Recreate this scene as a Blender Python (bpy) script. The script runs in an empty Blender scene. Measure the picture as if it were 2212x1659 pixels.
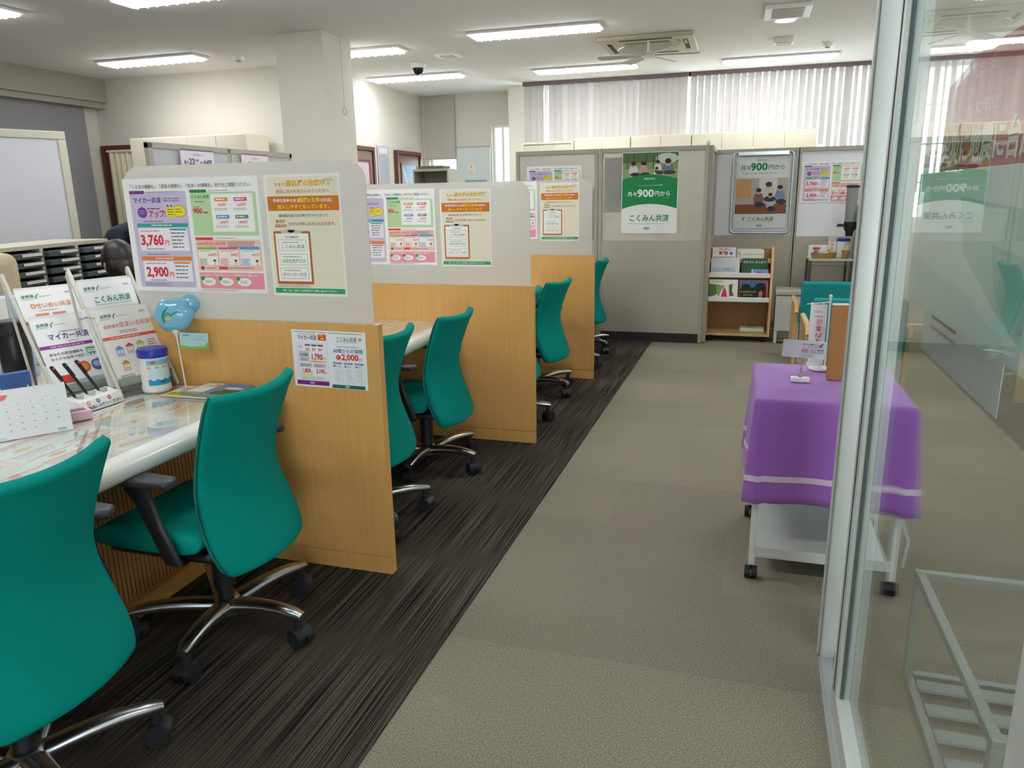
import bpy, bmesh, math, random
from mathutils import Vector, Matrix
PI = math.pi
random.seed(7)
sc = bpy.context.scene
COL = sc.collection

# ------------------------------------------------------------------ camera
def rotm(yaw, pitch, roll):
    B = Matrix(((1, 0, 0), (0, 0, 1), (0, -1, 0)))
    c, s = math.cos(yaw), math.sin(yaw); Rz = Matrix(((c, -s, 0), (s, c, 0), (0, 0, 1)))
    c, s = math.cos(pitch), math.sin(pitch); Rx = Matrix(((1, 0, 0), (0, c, -s), (0, s, c)))
    c, s = math.cos(roll), math.sin(roll); Rr = Matrix(((c, -s, 0), (s, c, 0), (0, 0, 1)))
    return Rz @ B @ Rx @ Rr
Rm = rotm(.2994, -.2477, .0178)
cd = bpy.data.cameras.new('camera'); cam = bpy.data.objects.new('camera', cd); COL.objects.link(cam)
cd.sensor_fit = 'HORIZONTAL'; cd.sensor_width = 36; cd.lens = 1607.45 / 2212 * 36; cd.clip_start = .02
m4 = Matrix((Rm.col[0], -Rm.col[1], -Rm.col[2])).transposed().to_4x4(); m4.translation = (0, 0, 1.391)
cam.matrix_world = m4
sc.camera = cam
# ------------------------------------------------------------------ world, exposure
w = bpy.data.worlds.new('daylight'); sc.world = w; w.use_nodes = True
bg = w.node_tree.nodes['Background']; bg.inputs[0].default_value = (.93, .96, 1, 1); bg.inputs[1].default_value = 4.5
sc.view_settings.view_transform = 'Standard'; sc.view_settings.look = 'None'
sc.view_settings.gamma = 1; sc.view_settings.use_curve_mapping = False
sc.view_settings.exposure = 0.87
LAMP = 13.0          # emission of the ceiling lamp diffusers

# ------------------------------------------------------------------ materials
def lin(h):
    h = h.lstrip('#'); v = [int(h[i:i + 2], 16) / 255 for i in (0, 2, 4)]
    return tuple(x / 12.92 if x <= .04045 else ((x + .055) / 1.055) ** 2.4 for x in v) + (1,)
MATS = {}
def mat(name, col='#888888', rough=.6, metal=0, spec=.5, emit=0, noise=0, nscale=40, bump=0, coat=0, sheen=0):
    if name in MATS: return MATS[name]
    m = bpy.data.materials.new(name); m.use_nodes = True; MATS[name] = m
    nt = m.node_tree; b = nt.nodes['Principled BSDF']
    c = lin(col); b.inputs['Base Color'].default_value = c
    b.inputs['Roughness'].default_value = rough; b.inputs['Metallic'].default_value = metal
    b.inputs['Specular IOR Level'].default_value = spec
    if coat: b.inputs['Coat Weight'].default_value = coat; b.inputs['Coat Roughness'].default_value = .05
    if sheen: b.inputs['Sheen Weight'].default_value = sheen
    if emit:
        b.inputs['Emission Color'].default_value = c; b.inputs['Emission Strength'].default_value = emit
    if noise or bump:
        tc = nt.nodes.new('ShaderNodeTexCoord'); n = nt.nodes.new('ShaderNodeTexNoise')
        n.inputs['Scale'].default_value = nscale; n.inputs['Detail'].default_value = 4
        nt.links.new(tc.outputs['Object'], n.inputs['Vector'])
        if noise:
            mx = nt.nodes.new('ShaderNodeMix'); mx.data_type = 'RGBA'
            mx.inputs[6].default_value = tuple(x * (1 - noise) for x in c[:3]) + (1,)
            mx.inputs[7].default_value = tuple(min(1, x * (1 + noise)) for x in c[:3]) + (1,)
            nt.links.new(n.outputs['Fac'], mx.inputs[0]); nt.links.new(mx.outputs[2], b.inputs['Base Color'])
        if bump:
            bp = nt.nodes.new('ShaderNodeBump'); bp.inputs['Strength'].default_value = bump; bp.inputs['Distance'].default_value = .002
            nt.links.new(n.outputs['Fac'], bp.inputs['Height']); nt.links.new(bp.outputs[0], b.inputs['Normal'])
    return m
def paper(h): return mat('paper_' + h.strip('#'), h, .55, spec=.3)

def wood(name, c1, c2, axis=2, rough=.38, sc1=30):
    m = mat(name, c1, rough, coat=.15); nt = m.node_tree; b = nt.nodes['Principled BSDF']
    tc = nt.nodes.new('ShaderNodeTexCoord'); mp = nt.nodes.new('ShaderNodeMapping'); s = [sc1, sc1, sc1]; s[axis] = sc1 * .05
    mp.inputs['Scale'].default_value = s
    n = nt.nodes.new('ShaderNodeTexNoise'); n.inputs['Scale'].default_value = 2.2; n.inputs['Detail'].default_value = 6
    r = nt.nodes.new('ShaderNodeValToRGB'); r.color_ramp.elements[0].color = lin(c1); r.color_ramp.elements[1].color = lin(c2)
    r.color_ramp.elements[0].position = .3; r.color_ramp.elements[1].position = .72
    L = nt.links.new; L(tc.outputs['Object'], mp.inputs[0]); L(mp.outputs[0], n.inputs['Vector']); L(n.outputs['Fac'], r.inputs[0]); L(r.outputs[0], b.inputs['Base Color'])
    return m
WOOD = wood('oak_veneer', '#dba55c', '#e2b06a')
WOODL = wood('pale_beech', '#d2a76c', '#dfbb85')
WOODF = wood('fluted_oak', '#b78650', '#c99a66')
def flute(m):
    nt = m.node_tree; b = nt.nodes['Principled BSDF']; L = nt.links.new
    tc = nt.nodes.new('ShaderNodeTexCoord'); sp = nt.nodes.new('ShaderNodeSeparateXYZ'); L(tc.outputs['Object'], sp.inputs[0])
    mu = nt.nodes.new('ShaderNodeMath'); mu.operation = 'MULTIPLY'; mu.inputs[1].default_value = 1 / .018; L(sp.outputs[1], mu.inputs[0])
    fr = nt.nodes.new('ShaderNodeMath'); fr.operation = 'FRACT'; L(mu.outputs[0], fr.inputs[0])
    lt = nt.nodes.new('ShaderNodeMath'); lt.operation = 'LESS_THAN'; lt.inputs[1].default_value = .22; L(fr.outputs[0], lt.inputs[0])
    old = b.inputs['Base Color'].links[0].from_socket
    mx = nt.nodes.new('ShaderNodeMix'); mx.data_type = 'RGBA'; mx.inputs[7].default_value = lin('#5d3b1c'); L(lt.outputs[0], mx.inputs[0]); L(old, mx.inputs[6]); L(mx.outputs[2], b.inputs['Base Color'])
flute(WOODF)

def carpet_grey():
    m = mat('grey_carpet', '#8a8577', .95, spec=.1); nt = m.node_tree; b = nt.nodes['Principled BSDF']; L = nt.links.new
    tc = nt.nodes.new('ShaderNodeTexCoord')
    br = nt.nodes.new('ShaderNodeTexBrick'); br.offset = .5; br.inputs['Scale'].default_value = 1
    br.inputs['Brick Width'].default_value = 1.0; br.inputs['Row Height'].default_value = .5; br.inputs['Mortar Size'].default_value = 0
    br.inputs['Color1'].default_value = lin('#959285'); br.inputs['Color2'].default_value = lin('#8b887d'); br.inputs['Bias'].default_value = -.2
    n = nt.nodes.new('ShaderNodeTexNoise'); n.inputs['Scale'].default_value = 210; n.inputs['Detail'].default_value = 3
    n2 = nt.nodes.new('ShaderNodeTexNoise'); n2.inputs['Scale'].default_value = 1.3
    r = nt.nodes.new('ShaderNodeValToRGB'); r.color_ramp.elements[0].position = .3; r.color_ramp.elements[1].position = .7
    r.color_ramp.elements[0].color = (.55, .55, .58, 1); r.color_ramp.elements[1].color = (1.35, 1.3, 1.22, 1)
    mx = nt.nodes.new('ShaderNodeMix'); mx.data_type = 'RGBA'; mx.blend_type = 'MULTIPLY'; mx.inputs[0].default_value = 1
    r2 = nt.nodes.new('ShaderNodeValToRGB'); r2.color_ramp.elements[0].color = (.9, .92, .9, 1); r2.color_ramp.elements[1].color = (1.08, 1.04, 1.0, 1)
    mx2 = nt.nodes.new('ShaderNodeMix'); mx2.data_type = 'RGBA'; mx2.blend_type = 'MULTIPLY'; mx2.inputs[0].default_value = 1
    for q in (br, n, n2): L(tc.outputs['Object'], q.inputs['Vector'])
    L(n.outputs['Fac'], r.inputs[0]); L(br.outputs['Color'], mx.inputs[6]); L(r.outputs[0], mx.inputs[7])
    L(n2.outputs['Fac'], r2.inputs[0]); L(mx.outputs[2], mx2.inputs[6]); L(r2.outputs[0], mx2.inputs[7]); L(mx2.outputs[2], b.inputs['Base Color'])
    bp = nt.nodes.new('ShaderNodeBump'); bp.inputs['Strength'].default_value = .5; bp.inputs['Distance'].default_value = .004
    L(n.outputs['Fac'], bp.inputs['Height']); L(bp.outputs[0], b.inputs['Normal'])
    return m
def carpet_dark():
    m = mat('striped_carpet', '#2a2622', .95, spec=.1); nt = m.node_tree; b = nt.nodes['Principled BSDF']; L = nt.links.new
    tc = nt.nodes.new('ShaderNodeTexCoord'); mp = nt.nodes.new('ShaderNodeMapping'); mp.inputs['Scale'].default_value = (190, 1.0, 1)
    n = nt.nodes.new('ShaderNodeTexNoise'); n.inputs['Scale'].default_value = 1.6; n.inputs['Detail'].default_value = 2
    r = nt.nodes.new('ShaderNodeValToRGB'); e = r.color_ramp.elements
    e[0].position = .38; e[0].color = lin('#1d1a18'); e[1].position = .62; e[1].color = lin('#726a60')
    L(tc.outputs['Object'], mp.inputs[0]); L(mp.outputs[0], n.inputs['Vector']); L(n.outputs['Fac'], r.inputs[0])
    n2 = nt.nodes.new('ShaderNodeTexNoise'); n2.inputs['Scale'].default_value = 150; L(tc.outputs['Object'], n2.inputs['Vector'])
    mx = nt.nodes.new('ShaderNodeMix'); mx.data_type = 'RGBA'; mx.blend_type = 'MULTIPLY'; mx.inputs[0].default_value = .6
    L(r.outputs[0], mx.inputs[6]); L(n2.outputs['Fac'], mx.inputs[7]); L(mx.outputs[2], b.inputs['Base Color'])
    return m
def glass(name, tint=(.93, .97, .96, 1)):
    m = bpy.data.materials.new(name); m.use_nodes = True; MATS[name] = m; nt = m.node_tree; nt.nodes.clear(); L = nt.links.new
    o = nt.nodes.new('ShaderNodeOutputMaterial'); t = nt.nodes.new('ShaderNodeBsdfTransparent'); g = nt.nodes.new('ShaderNodeBsdfGlossy')
    t.inputs[0].default_value = tint; g.inputs['Roughness'].default_value = 0.004; g.inputs[0].default_value = (1, 1, 1, 1)
    lw = nt.nodes.new('ShaderNodeLayerWeight'); lw.inputs[0].default_value = .5
    p = nt.nodes.new('ShaderNodeMath'); p.operation = 'POWER'; p.inputs[1].default_value = 5; L(lw.outputs['Facing'], p.inputs[0])
    q = nt.nodes.new('ShaderNodeMath'); q.operation = 'MULTIPLY_ADD'; q.inputs[1].default_value = .92; q.inputs[2].default_value = .07; L(p.outputs[0], q.inputs[0])
    mx = nt.nodes.new('ShaderNodeMixShader'); L(q.outputs[0], mx.inputs[0]); L(t.outputs[0], mx.inputs[1]); L(g.outputs[0], mx.inputs[2]); L(mx.outputs[0], o.inputs[0])
    return m
def frosted(name, col='#e8ecec', rough=.45, clear=.35, diff=.4):
    # frosted acrylic: part scattered (diffuse + translucent), part blurred straight through
    m = bpy.data.materials.new(name); m.use_nodes = True; MATS[name] = m; nt = m.node_tree; nt.nodes.clear(); L = nt.links.new
    o = nt.nodes.new('ShaderNodeOutputMaterial'); d = nt.nodes.new('ShaderNodeBsdfDiffuse'); tl = nt.nodes.new('ShaderNodeBsdfTranslucent')
    r = nt.nodes.new('ShaderNodeBsdfRefraction'); r.inputs['IOR'].default_value = 1.15; r.inputs['Roughness'].default_value = rough
    gl = nt.nodes.new('ShaderNodeBsdfGlossy'); gl.inputs['Roughness'].default_value = .25
    for s in (d, tl, r): s.inputs[0].default_value = lin(col)
    a = nt.nodes.new('ShaderNodeMixShader'); a.inputs[0].default_value = .5; L(d.outputs[0], a.inputs[1]); L(tl.outputs[0], a.inputs[2])
    bmx = nt.nodes.new('ShaderNodeMixShader'); bmx.inputs[0].default_value = clear; L(a.outputs[0], bmx.inputs[1]); L(r.outputs[0], bmx.inputs[2])
    c = nt.nodes.new('ShaderNodeMixShader'); c.inputs[0].default_value = .06; L(bmx.outputs[0], c.inputs[1]); L(gl.outputs[0], c.inputs[2])
    L(c.outputs[0], o.inputs[0]); return m
def translucent(name, col, fac=.35):
    m = bpy.data.materials.new(name); m.use_nodes = True; MATS[name] = m; nt = m.node_tree; nt.nodes.clear(); L = nt.links.new
    o = nt.nodes.new('ShaderNodeOutputMaterial'); d = nt.nodes.new('ShaderNodeBsdfDiffuse'); tl = nt.nodes.new('ShaderNodeBsdfTranslucent')
    for s in (d, tl): s.inputs[0].default_value = lin(col)
    a = nt.nodes.new('ShaderNodeMixShader'); a.inputs[0].default_value = fac; L(d.outputs[0], a.inputs[1]); L(tl.outputs[0], a.inputs[2]); L(a.outputs[0], o.inputs[0]); return m
CG = carpet_grey(); CDK = carpet_dark(); GLASS = glass('door_glass'); FROST = frosted('frosted_acrylic', '#f1f0ec', .36, .42)
FROST2 = frosted('frosted_partition_glass', '#e6e5e3', .16, .6)
CLEARP = frosted('clear_plastic', '#dfe3df', .1, .75)
WALL = mat('white_wallpaper', '#dad7cd', .85, noise=.02, nscale=60, bump=.15)
CEIL = mat('ceiling_board', '#f2f1ee', .9, noise=.02, nscale=90, bump=.2)
TEAL = mat('green_upholstery', '#008c82', .85, noise=.12, nscale=420, bump=.3, spec=.12)
TEALP = mat('green_piping', '#006e66', .8)
TEAL2 = mat('teal_lounge_fabric', '#0c8a8c', .9, noise=.1, nscale=300, bump=.3)
BLK = mat('black_plastic', '#1b1b1f', .45); ARMP = mat('dark_grey_soft_plastic', '#33353b', .38)
CHROME = mat('polished_aluminium', '#cdd0d4', .27, metal=1)
ALU = mat('satin_aluminium', '#c3c9c9', .34, metal=.85); ALUL = mat('pale_anodised_aluminium', '#d5dcda', .4, metal=.25)
RUB = mat('grey_rubber', '#5d6668', .6); WHITE = mat('white_plastic', '#eeeeec', .35); WHITEL = mat('white_laminate', '#ecebe8', .18, coat=.4)
STEELW = mat('white_enamel_steel', '#e3e4e3', .3, coat=.3); GREYP = mat('warm_grey_panel', '#b5b0a2', .6, noise=.03, nscale=200); GREYF = mat('grey_partition_frame', '#aba798', .45)
CREAM = mat('cream_steel', '#e2ddcb', .45); DARK = mat('charcoal_base', '#2b2c2e', .6); PURPLE = mat('purple_cloth', '#9c62be', .9, noise=.06, nscale=300, sheen=.3)
LAV = mat('pale_lavender_ribbon', '#d9c5e0', .8); BROWN = mat('brown_board', '#a9763f', .7, noise=.05, nscale=40)
DOORB = mat('red_brown_wood', '#5d2f25', .4); BLIND = translucent('vertical_blind_fabric', '#d0cccb', .25); SHADE = translucent('roller_shade_fabric', '#cbc8c0', .2)
GREYSH = mat('grey_shutter', '#8d8c92', .7); NAVY = mat('navy_cloth', '#1d2438', .9, noise=.2, nscale=200); SKIN = mat('skin', '#c89275', .55)
HAIR = mat('dark_hair', '#17110f', .45, noise=.3, nscale=60); HAIRG = mat('white_hair', '#c9c7c4', .6, noise=.1, nscale=80)
EMI = mat('lamp_diffuser', '#ffffff', .5, emit=LAMP)

# ------------------------------------------------------------------ mesh helpers
class B:
    def __init__(s): s.v = []; s.f = []; s.m = []
    def add(s, vs, fs, m=0):
        n = len(s.v); s.v += [tuple(x) for x in vs]; s.f += [tuple(i + n for i in f) for f in fs]; s.m += [m] * len(fs); return s
    def box(s, x0, x1, y0, y1, z0, z1, m=0, M=None):
        vs = [Vector((x, y, z)) for x in (x0, x1) for y in (y0, y1) for z in (z0, z1)]
        if M: vs = [M @ q for q in vs]
        return s.add(vs, [(0, 1, 3, 2), (4, 6, 7, 5), (0, 4, 5, 1), (2, 3, 7, 6), (0, 2, 6, 4), (1, 5, 7, 3)], m)
    def cyl(s, p0, p1, r0, r1=None, n=20, m=0):
        r1 = r0 if r1 is None else r1
        return s.tube([p0, p1], [r0, r1], n, m)
    def tube(s, pts, r, n=10, m=0, closed=False, sx=1, sy=1, cap=True):
        P = [Vector(p) for p in pts]; k = len(P)
        R = list(r) if isinstance(r, (list, tuple)) else [r] * k
        vs = []; up = Vector((0, 0, 1)); pa = None
        for i, p in enumerate(P):
            t = (P[(i + 1) % k] - P[i - 1]) if closed else (P[min(i + 1, k - 1)] - P[max(i - 1, 0)])
            t.normalize()
            a = up.cross(t) if pa is None else pa - t * pa.dot(t)
            if a.length < 1e-4: a = Vector((1, 0, 0)) - t * t.x
            a.normalize(); pa = a; b = t.cross(a)
            for j in range(n):
                q = 2 * PI * j / n; vs.append(p + a * math.cos(q) * R[i] * sx + b * math.sin(q) * R[i] * sy)
        fs = []
        for i in range(k if closed else k - 1):
            for j in range(n):
                i2 = (i + 1) % k; j2 = (j + 1) % n; fs.append((i * n + j, i * n + j2, i2 * n + j2, i2 * n + j))
        if not closed and cap: fs += [tuple(range(n - 1, -1, -1)), tuple((k - 1) * n + j for j in range(n))]
        return s.add(vs, fs, m)
    def lathe(s, prof, c=(0, 0, 0), n=28, m=0, caps=True, sx=1, sy=1):
        vs = []
        for r, z in prof:
            for j in range(n):
                q = 2 * PI * j / n; vs.append((c[0] + r * math.cos(q) * sx, c[1] + r * math.sin(q) * sy, c[2] + z))
        fs = [(i * n + j, i * n + (j + 1) % n, (i + 1) * n + (j + 1) % n, (i + 1) * n + j) for i in range(len(prof) - 1) for j in range(n)]
        if caps: fs += [tuple(range(n - 1, -1, -1)), tuple((len(prof) - 1) * n + j for j in range(n))]
        return s.add(vs, fs, m)
    def prism(s, pts, axis, a0, a1, m=0):
        # pts: polygon in the two other axes, in order (y,z) for 'x', (x,z) for 'y', (x,y) for 'z'
        def mk(p, a): return (a, p[0], p[1]) if axis == 'x' else (p[0], a, p[1]) if axis == 'y' else (p[0], p[1], a)
        n = len(pts); vs = [mk(p, a0) for p in pts] + [mk(p, a1) for p in pts]
        fs = [tuple(range(n - 1, -1, -1)), tuple(range(n, 2 * n))] + [(i, (i + 1) % n, n + (i + 1) % n, n + i) for i in range(n)]
        return s.add(vs, fs, m)
    def ball(s, c, r, m=0, n=20, k=12):
        if not isinstance(r, (tuple, list)): r = (r, r, r)
        vs = [(c[0], c[1], c[2] - r[2])]
        for i in range(1, k):
            a = -PI / 2 + PI * i / k
            for j in range(n):
                q = 2 * PI * j / n; vs.append((c[0] + r[0] * math.cos(a) * math.cos(q), c[1] + r[1] * math.cos(a) * math.sin(q), c[2] + r[2] * math.sin(a)))
        vs.append((c[0], c[1], c[2] + r[2])); fs = []
        for j in range(n): fs.append((0, 1 + (j + 1) % n, 1 + j)); fs.append((len(vs) - 1, 1 + (k - 2) * n + j, 1 + (k - 2) * n + (j + 1) % n))
        for i in range(k - 2):
            for j in range(n): fs.append((1 + i * n + j, 1 + i * n + (j + 1) % n, 1 + (i + 1) * n + (j + 1) % n, 1 + (i + 1) * n + j))
        return s.add(vs, fs, m)
    def xf(s, M):
        s.v = [tuple(M @ Vector(q)) for q in s.v]; return s
    def build(s, name, mats, parent=None, bevel=0, smooth=35, sub=0, seg=2, loc=None, rot=None, fix=True):
        me = bpy.data.meshes.new(name); me.from_pydata(s.v, [], s.f)
        if not isinstance(mats, (list, tuple)): mats = [mats]
        for q in mats: me.materials.append(q)
        me.polygons.foreach_set('material_index', s.m)
        if fix:
            bm = bmesh.new(); bm.from_mesh(me); bmesh.ops.recalc_face_normals(bm, faces=bm.faces); bm.to_mesh(me); bm.free()
        if smooth:
            me.polygons.foreach_set('use_smooth', [True] * len(me.polygons)); me.set_sharp_from_angle(angle=math.radians(smooth))
        me.update()
        o = bpy.data.objects.new(name, me); COL.objects.link(o)
        if parent: o.parent = parent
        if loc: o.location = loc
        if rot: o.rotation_euler = rot
        if bevel:
            md = o.modifiers.new('bevel', 'BEVEL'); md.width = bevel; md.segments = seg; md.limit_method = 'ANGLE'; md.angle_limit = .6
        if sub:
            md = o.modifiers.new('subsurf', 'SUBSURF'); md.levels = sub; md.render_levels = sub
        return o
def tag(o, label, cat, group=None, kind=None):
    o['label'] = label; o['category'] = cat
    if group: o['group'] = group
    if kind: o['kind'] = kind
    return o
def thing(name, label, cat, loc=(0, 0, 0), rz=0, group=None):
    o = bpy.data.objects.new(name, None); COL.objects.link(o); o.empty_display_size = .1
    o.location = loc; o.rotation_euler = (0, 0, rz); return tag(o, label, cat, group)
def struct(o): o['kind'] = 'structure'; return o
def dup(root, loc, rz=0, label=None, group=None, cat=None):
    def cp(o, par):
        c = o.copy(); COL.objects.link(c)
        if par: c.parent = par
        for ch in [x for x in KIDS.get(o.name, [])]: KIDS.setdefault(c.name, []).append(cp(ch, c))
        return c
    c = cp(root, None); c.location = loc; c.rotation_euler = (root.rotation_euler[0], root.rotation_euler[1], rz)
    if label: c['label'] = label
    if group: c['group'] = group
    return c
KIDS = {}
def index_kids():
    KIDS.clear()
    for o in bpy.data.objects:
        if o.parent: KIDS.setdefault(o.parent.name, []).append(o)

# ------------------------------------------------------------------ printed sheets
TXT = {}
def text_mesh(s, bold=0):
    bold = min(bold, 0) if '住' in s else bold * .6 if any(ord(c) > 0x3000 for c in s) else bold
    bold = round(bold, 4)
    k = (s, bold)
    if k in TXT: return TXT[k]
    c = bpy.data.curves.new('t', 'FONT'); c.body = s; c.resolution_u = 2; c.offset = bold; c.align_x = 'LEFT'
    o = bpy.data.objects.new('t', c); COL.objects.link(o); bpy.context.view_layer.update()
    me = bpy.data.meshes.new_from_object(o.evaluated_get(bpy.context.evaluated_depsgraph_get()))
    vs = [(v.co.x, v.co.y) for v in me.vertices]; fs = [tuple(p.vertices) for p in me.polygons]
    bpy.data.objects.remove(o); bpy.data.curves.remove(c); bpy.data.meshes.remove(me)
    wdt = max([v[0] for v in vs] or [0]); TXT[k] = (vs, fs, wdt); return TXT[k]
class Flat:
    """sheet in mm, origin top-left, y down; local mesh x = right, z = up, faces -y, origin bottom-left"""
    LAY = .00035
    def __init__(s, w, h, base='#f4f4f2', th=.0008, r=0):
        s.w, s.h = w, h; s.V = []; s.F = []; s.Mi = []; s.mats = []
        s.th = th; s.base = base
        pts = s.rr(0, 0, w, h, r); n = len(pts)
        vs = [s.p(x, y, 0) for x, y in pts] + [(a, th, c) for a, _, c in [s.p(x, y, 0) for x, y in pts]]
        s.put(vs, [tuple(range(n)), tuple(range(2 * n - 1, n - 1, -1))] + [(i, n + i, n + (i + 1) % n, (i + 1) % n) for i in range(n)], base)
    def p(s, x, y, z): return (x / 1000, -z * s.LAY, (s.h - y) / 1000)
    def put(s, vs, fs, col):
        if col not in s.mats: s.mats.append(col)
        n = len(s.V); s.V += vs; s.F += [tuple(i + n for i in f) for f in fs]; s.Mi += [s.mats.index(col)] * len(fs)
    @staticmethod
    def rr(x, y, w, h, r):
        if r <= 0: return [(x, y + h), (x + w, y + h), (x + w, y), (x, y)]
        out = []
        for cx, cy, a in ((x + r, y + h - r, 90), (x + w - r, y + h - r, 0), (x + w - r, y + r, -90), (x + r, y + r, -180)):
            for k in range(5):
                q = math.radians(a + 90 - (k + 0) * 22.5 - 0) if 0 else math.radians(a + 90 - 22.5 * k)
                out.append((cx + r * math.cos(q), cy + r * math.sin(q)))
        return out
    def poly(s, pts, col, z=1): s.put([s.p(x, y, z) for x, y in pts], [tuple(range(len(pts)))], col); return s
    def rect(s, x, y, w, h, col, z=1, r=0): return s.poly(s.rr(x, y, w, h, r), col, z)
    def ell(s, cx, cy, rx, ry, col, z=1, n=20): return s.poly([(cx + rx * math.cos(2 * PI * i / n), cy - ry * math.sin(2 * PI * i / n)) for i in range(n)], col, z)
    def text(s, t, x, y, size, col, z=4, al='l', bold=.012, fit=None, rot=0, flip=False, outline=None):
        if outline: s.text(t, x, y, size, outline, z - .5, al, bold + .05, fit, rot, flip)
        vs, fs, wd = text_mesh(t, bold); kx = 1
        if fit: kx = fit / (wd * size)
        W = wd * size * kx; ox = {'l': 0, 'c': -W / 2, 'r': -W}[al]; c, sn = math.cos(rot), math.sin(rot); out = []
        for a, b in vs:
            px, py = a * size * kx + ox, -b * size + size * .34
            if flip: px = -px
            out.append(s.p(x + px * c - py * sn, y + px * sn + py * c, z))
        s.put(out, fs, col); return s
    def bars(s, x, y, w, n, pitch, col='#8a8a90', th=1.2, z=3):
        rnd = random.Random(int(x * 7 + y * 13))
        for i in range(n):
            q = x; e = x + w * rnd.uniform(.75, 1)
            while q < e:
                l = min(rnd.uniform(th * 2, th * 7), e - q); s.rect(q, y + i * pitch, l, th, col, z); q += l + th * .8
        return s
    def build(s, name, parent=None, loc=None, rot=None):
        me = bpy.data.meshes.new(name); me.from_pydata(s.V, [], s.F)
        for c in s.mats: me.materials.append(c if not isinstance(c, str) else paper(c))
        me.polygons.foreach_set('material_index', s.Mi); me.update()
        o = bpy.data.objects.new(name, me); COL.objects.link(o)
        if parent: o.parent = parent
        if loc: o.location = loc
        if rot: o.rotation_euler = rot
        return o
TALL = lambda: None

# ------------------------------------------------------------------ the room
ZC = 2.9
def walls(name, axis, pos, a0, a1, z0, z1, holes=(), th=.15, m=None):
    b = B(); cuts = sorted({a0, a1} | {h[0] for h in holes} | {h[1] for h in holes})
    for i in range(len(cuts) - 1):
        l, r = cuts[i], cuts[i + 1]; zs = [(z0, z1)]
        for h in holes:
            if h[0] <= l and h[1] >= r: zs = [(z0, h[2]), (h[3], z1)]
        for p, q in zs:
            if q - p < .001: continue
            if axis == 'x': b.box(pos, pos + th, l, r, p, q)
            else: b.box(l, r, pos, pos + th, p, q)
    return struct(b.build(name, m or WALL, smooth=0))
struct(B().box(-8.2, 3.4, -2.7, 11.6, -.1, 0).build('floor', CG, smooth=0))
struct(B().prism([(-8.0, -2.5), (-.9, -2.5), (-.79, 7.1), (-.79, 7.15), (-8.0, 7.15)], 'z', 0, .006).build('floor', CDK, smooth=0))
struct(B().box(-8.2, 3.4, -2.7, 11.6, ZC, ZC + .1).build('ceiling', CEIL, smooth=0))
walls('wall_left', 'x', -8.15, -2.5, 8.1, 0, ZC)
walls('wall_staff_back', 'y', 8.1, -8.15, -4.9, 0, ZC)
walls('wall_office_left', 'x', -5.05, 8.25, 11.35, 0, ZC)
walls('wall_back_alcove', 'y', 11.35, -5.05, -3.15, 0, ZC, [(-4.8, -4.34, 1.0, 2.0), (-3.76, -3.44, 1.0, 2.44)])
walls('wall_alcove_return', 'x', -3.3, 10.9, 11.35, 0, ZC)
walls('wall_back', 'y', 10.75, -3.3, 3.2, 0, ZC, [(-3.0, 2.8, 1.0, 2.86)])
walls('wall_right', 'x', 3.2, -2.5, 10.9, 0, ZC)
walls('wall_front', 'y', -2.65, -8.15, 3.35, 0, ZC, [(.4, 2.2, .05, 2.3)])
# windows
def window(name, x0, x1, z0, z1, y, nx, nz, fm=None):
    b = B(); fm = fm or WHITE
    t = .04
    b.box(x0, x1, y, y + .05, z0, z0 + t); b.box(x0, x1, y, y + .05, z1 - t, z1)
    for i in range(nx + 1):
        x = x0 + (x1 - x0 - t) * i / nx; b.box(x, x + t, y, y + .05, z0 + t, z1 - t)
    for i in range(1, nz):
        z = z0 + (z1 - z0) * i / nz
        for j in range(nx):
            xa = x0 + (x1 - x0 - t) * j / nx + t; xb = x0 + (x1 - x0 - t) * (j + 1) / nx; b.box(xa, xb, y + .01, y + .04, z - .01, z + .01)
    f = struct(b.build(name, fm, smooth=0))
    B().box(x0 + t, x1 - t, y + .02, y + .024, z0 + t, z1 - t).build('pane', GLASS, f, smooth=0)
window('window_1', -3.0, 2.8, 1.0, 2.86, 10.82, 6, 4)
window('window_2', -4.8, -4.34, 1.0, 2.0, 11.42, 1, 1)
window('window_3', -3.76, -3.44, 1.0, 2.44, 11.42, 2, 1)
window('window_4', .4, 2.2, .05, 2.3, -2.6, 2, 1, ALU)
f = struct(B().box(-8.0, -7.8, 5.0, 8.1, 2.62, ZC).box(-8.0, -7.84, 5.0, 8.1, 2.55, 2.62).build('trim_1', mat('olive_grey_beam', '#a3a294', .8), smooth=0))
t = struct(B().box(-4.31, -3.81, 6.6, 7.14, 0, ZC - .0).build('wall_pillar', WALL, bevel=.004)); 
t = struct(B().box(-.3, 3.19, 8.15, 8.2, 0, .08).box(-8, -5, 8.06, 8.1, 0, .07).build('baseboard_back', mat('pale_skirting', '#cfcabb', .5), smooth=0))
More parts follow.
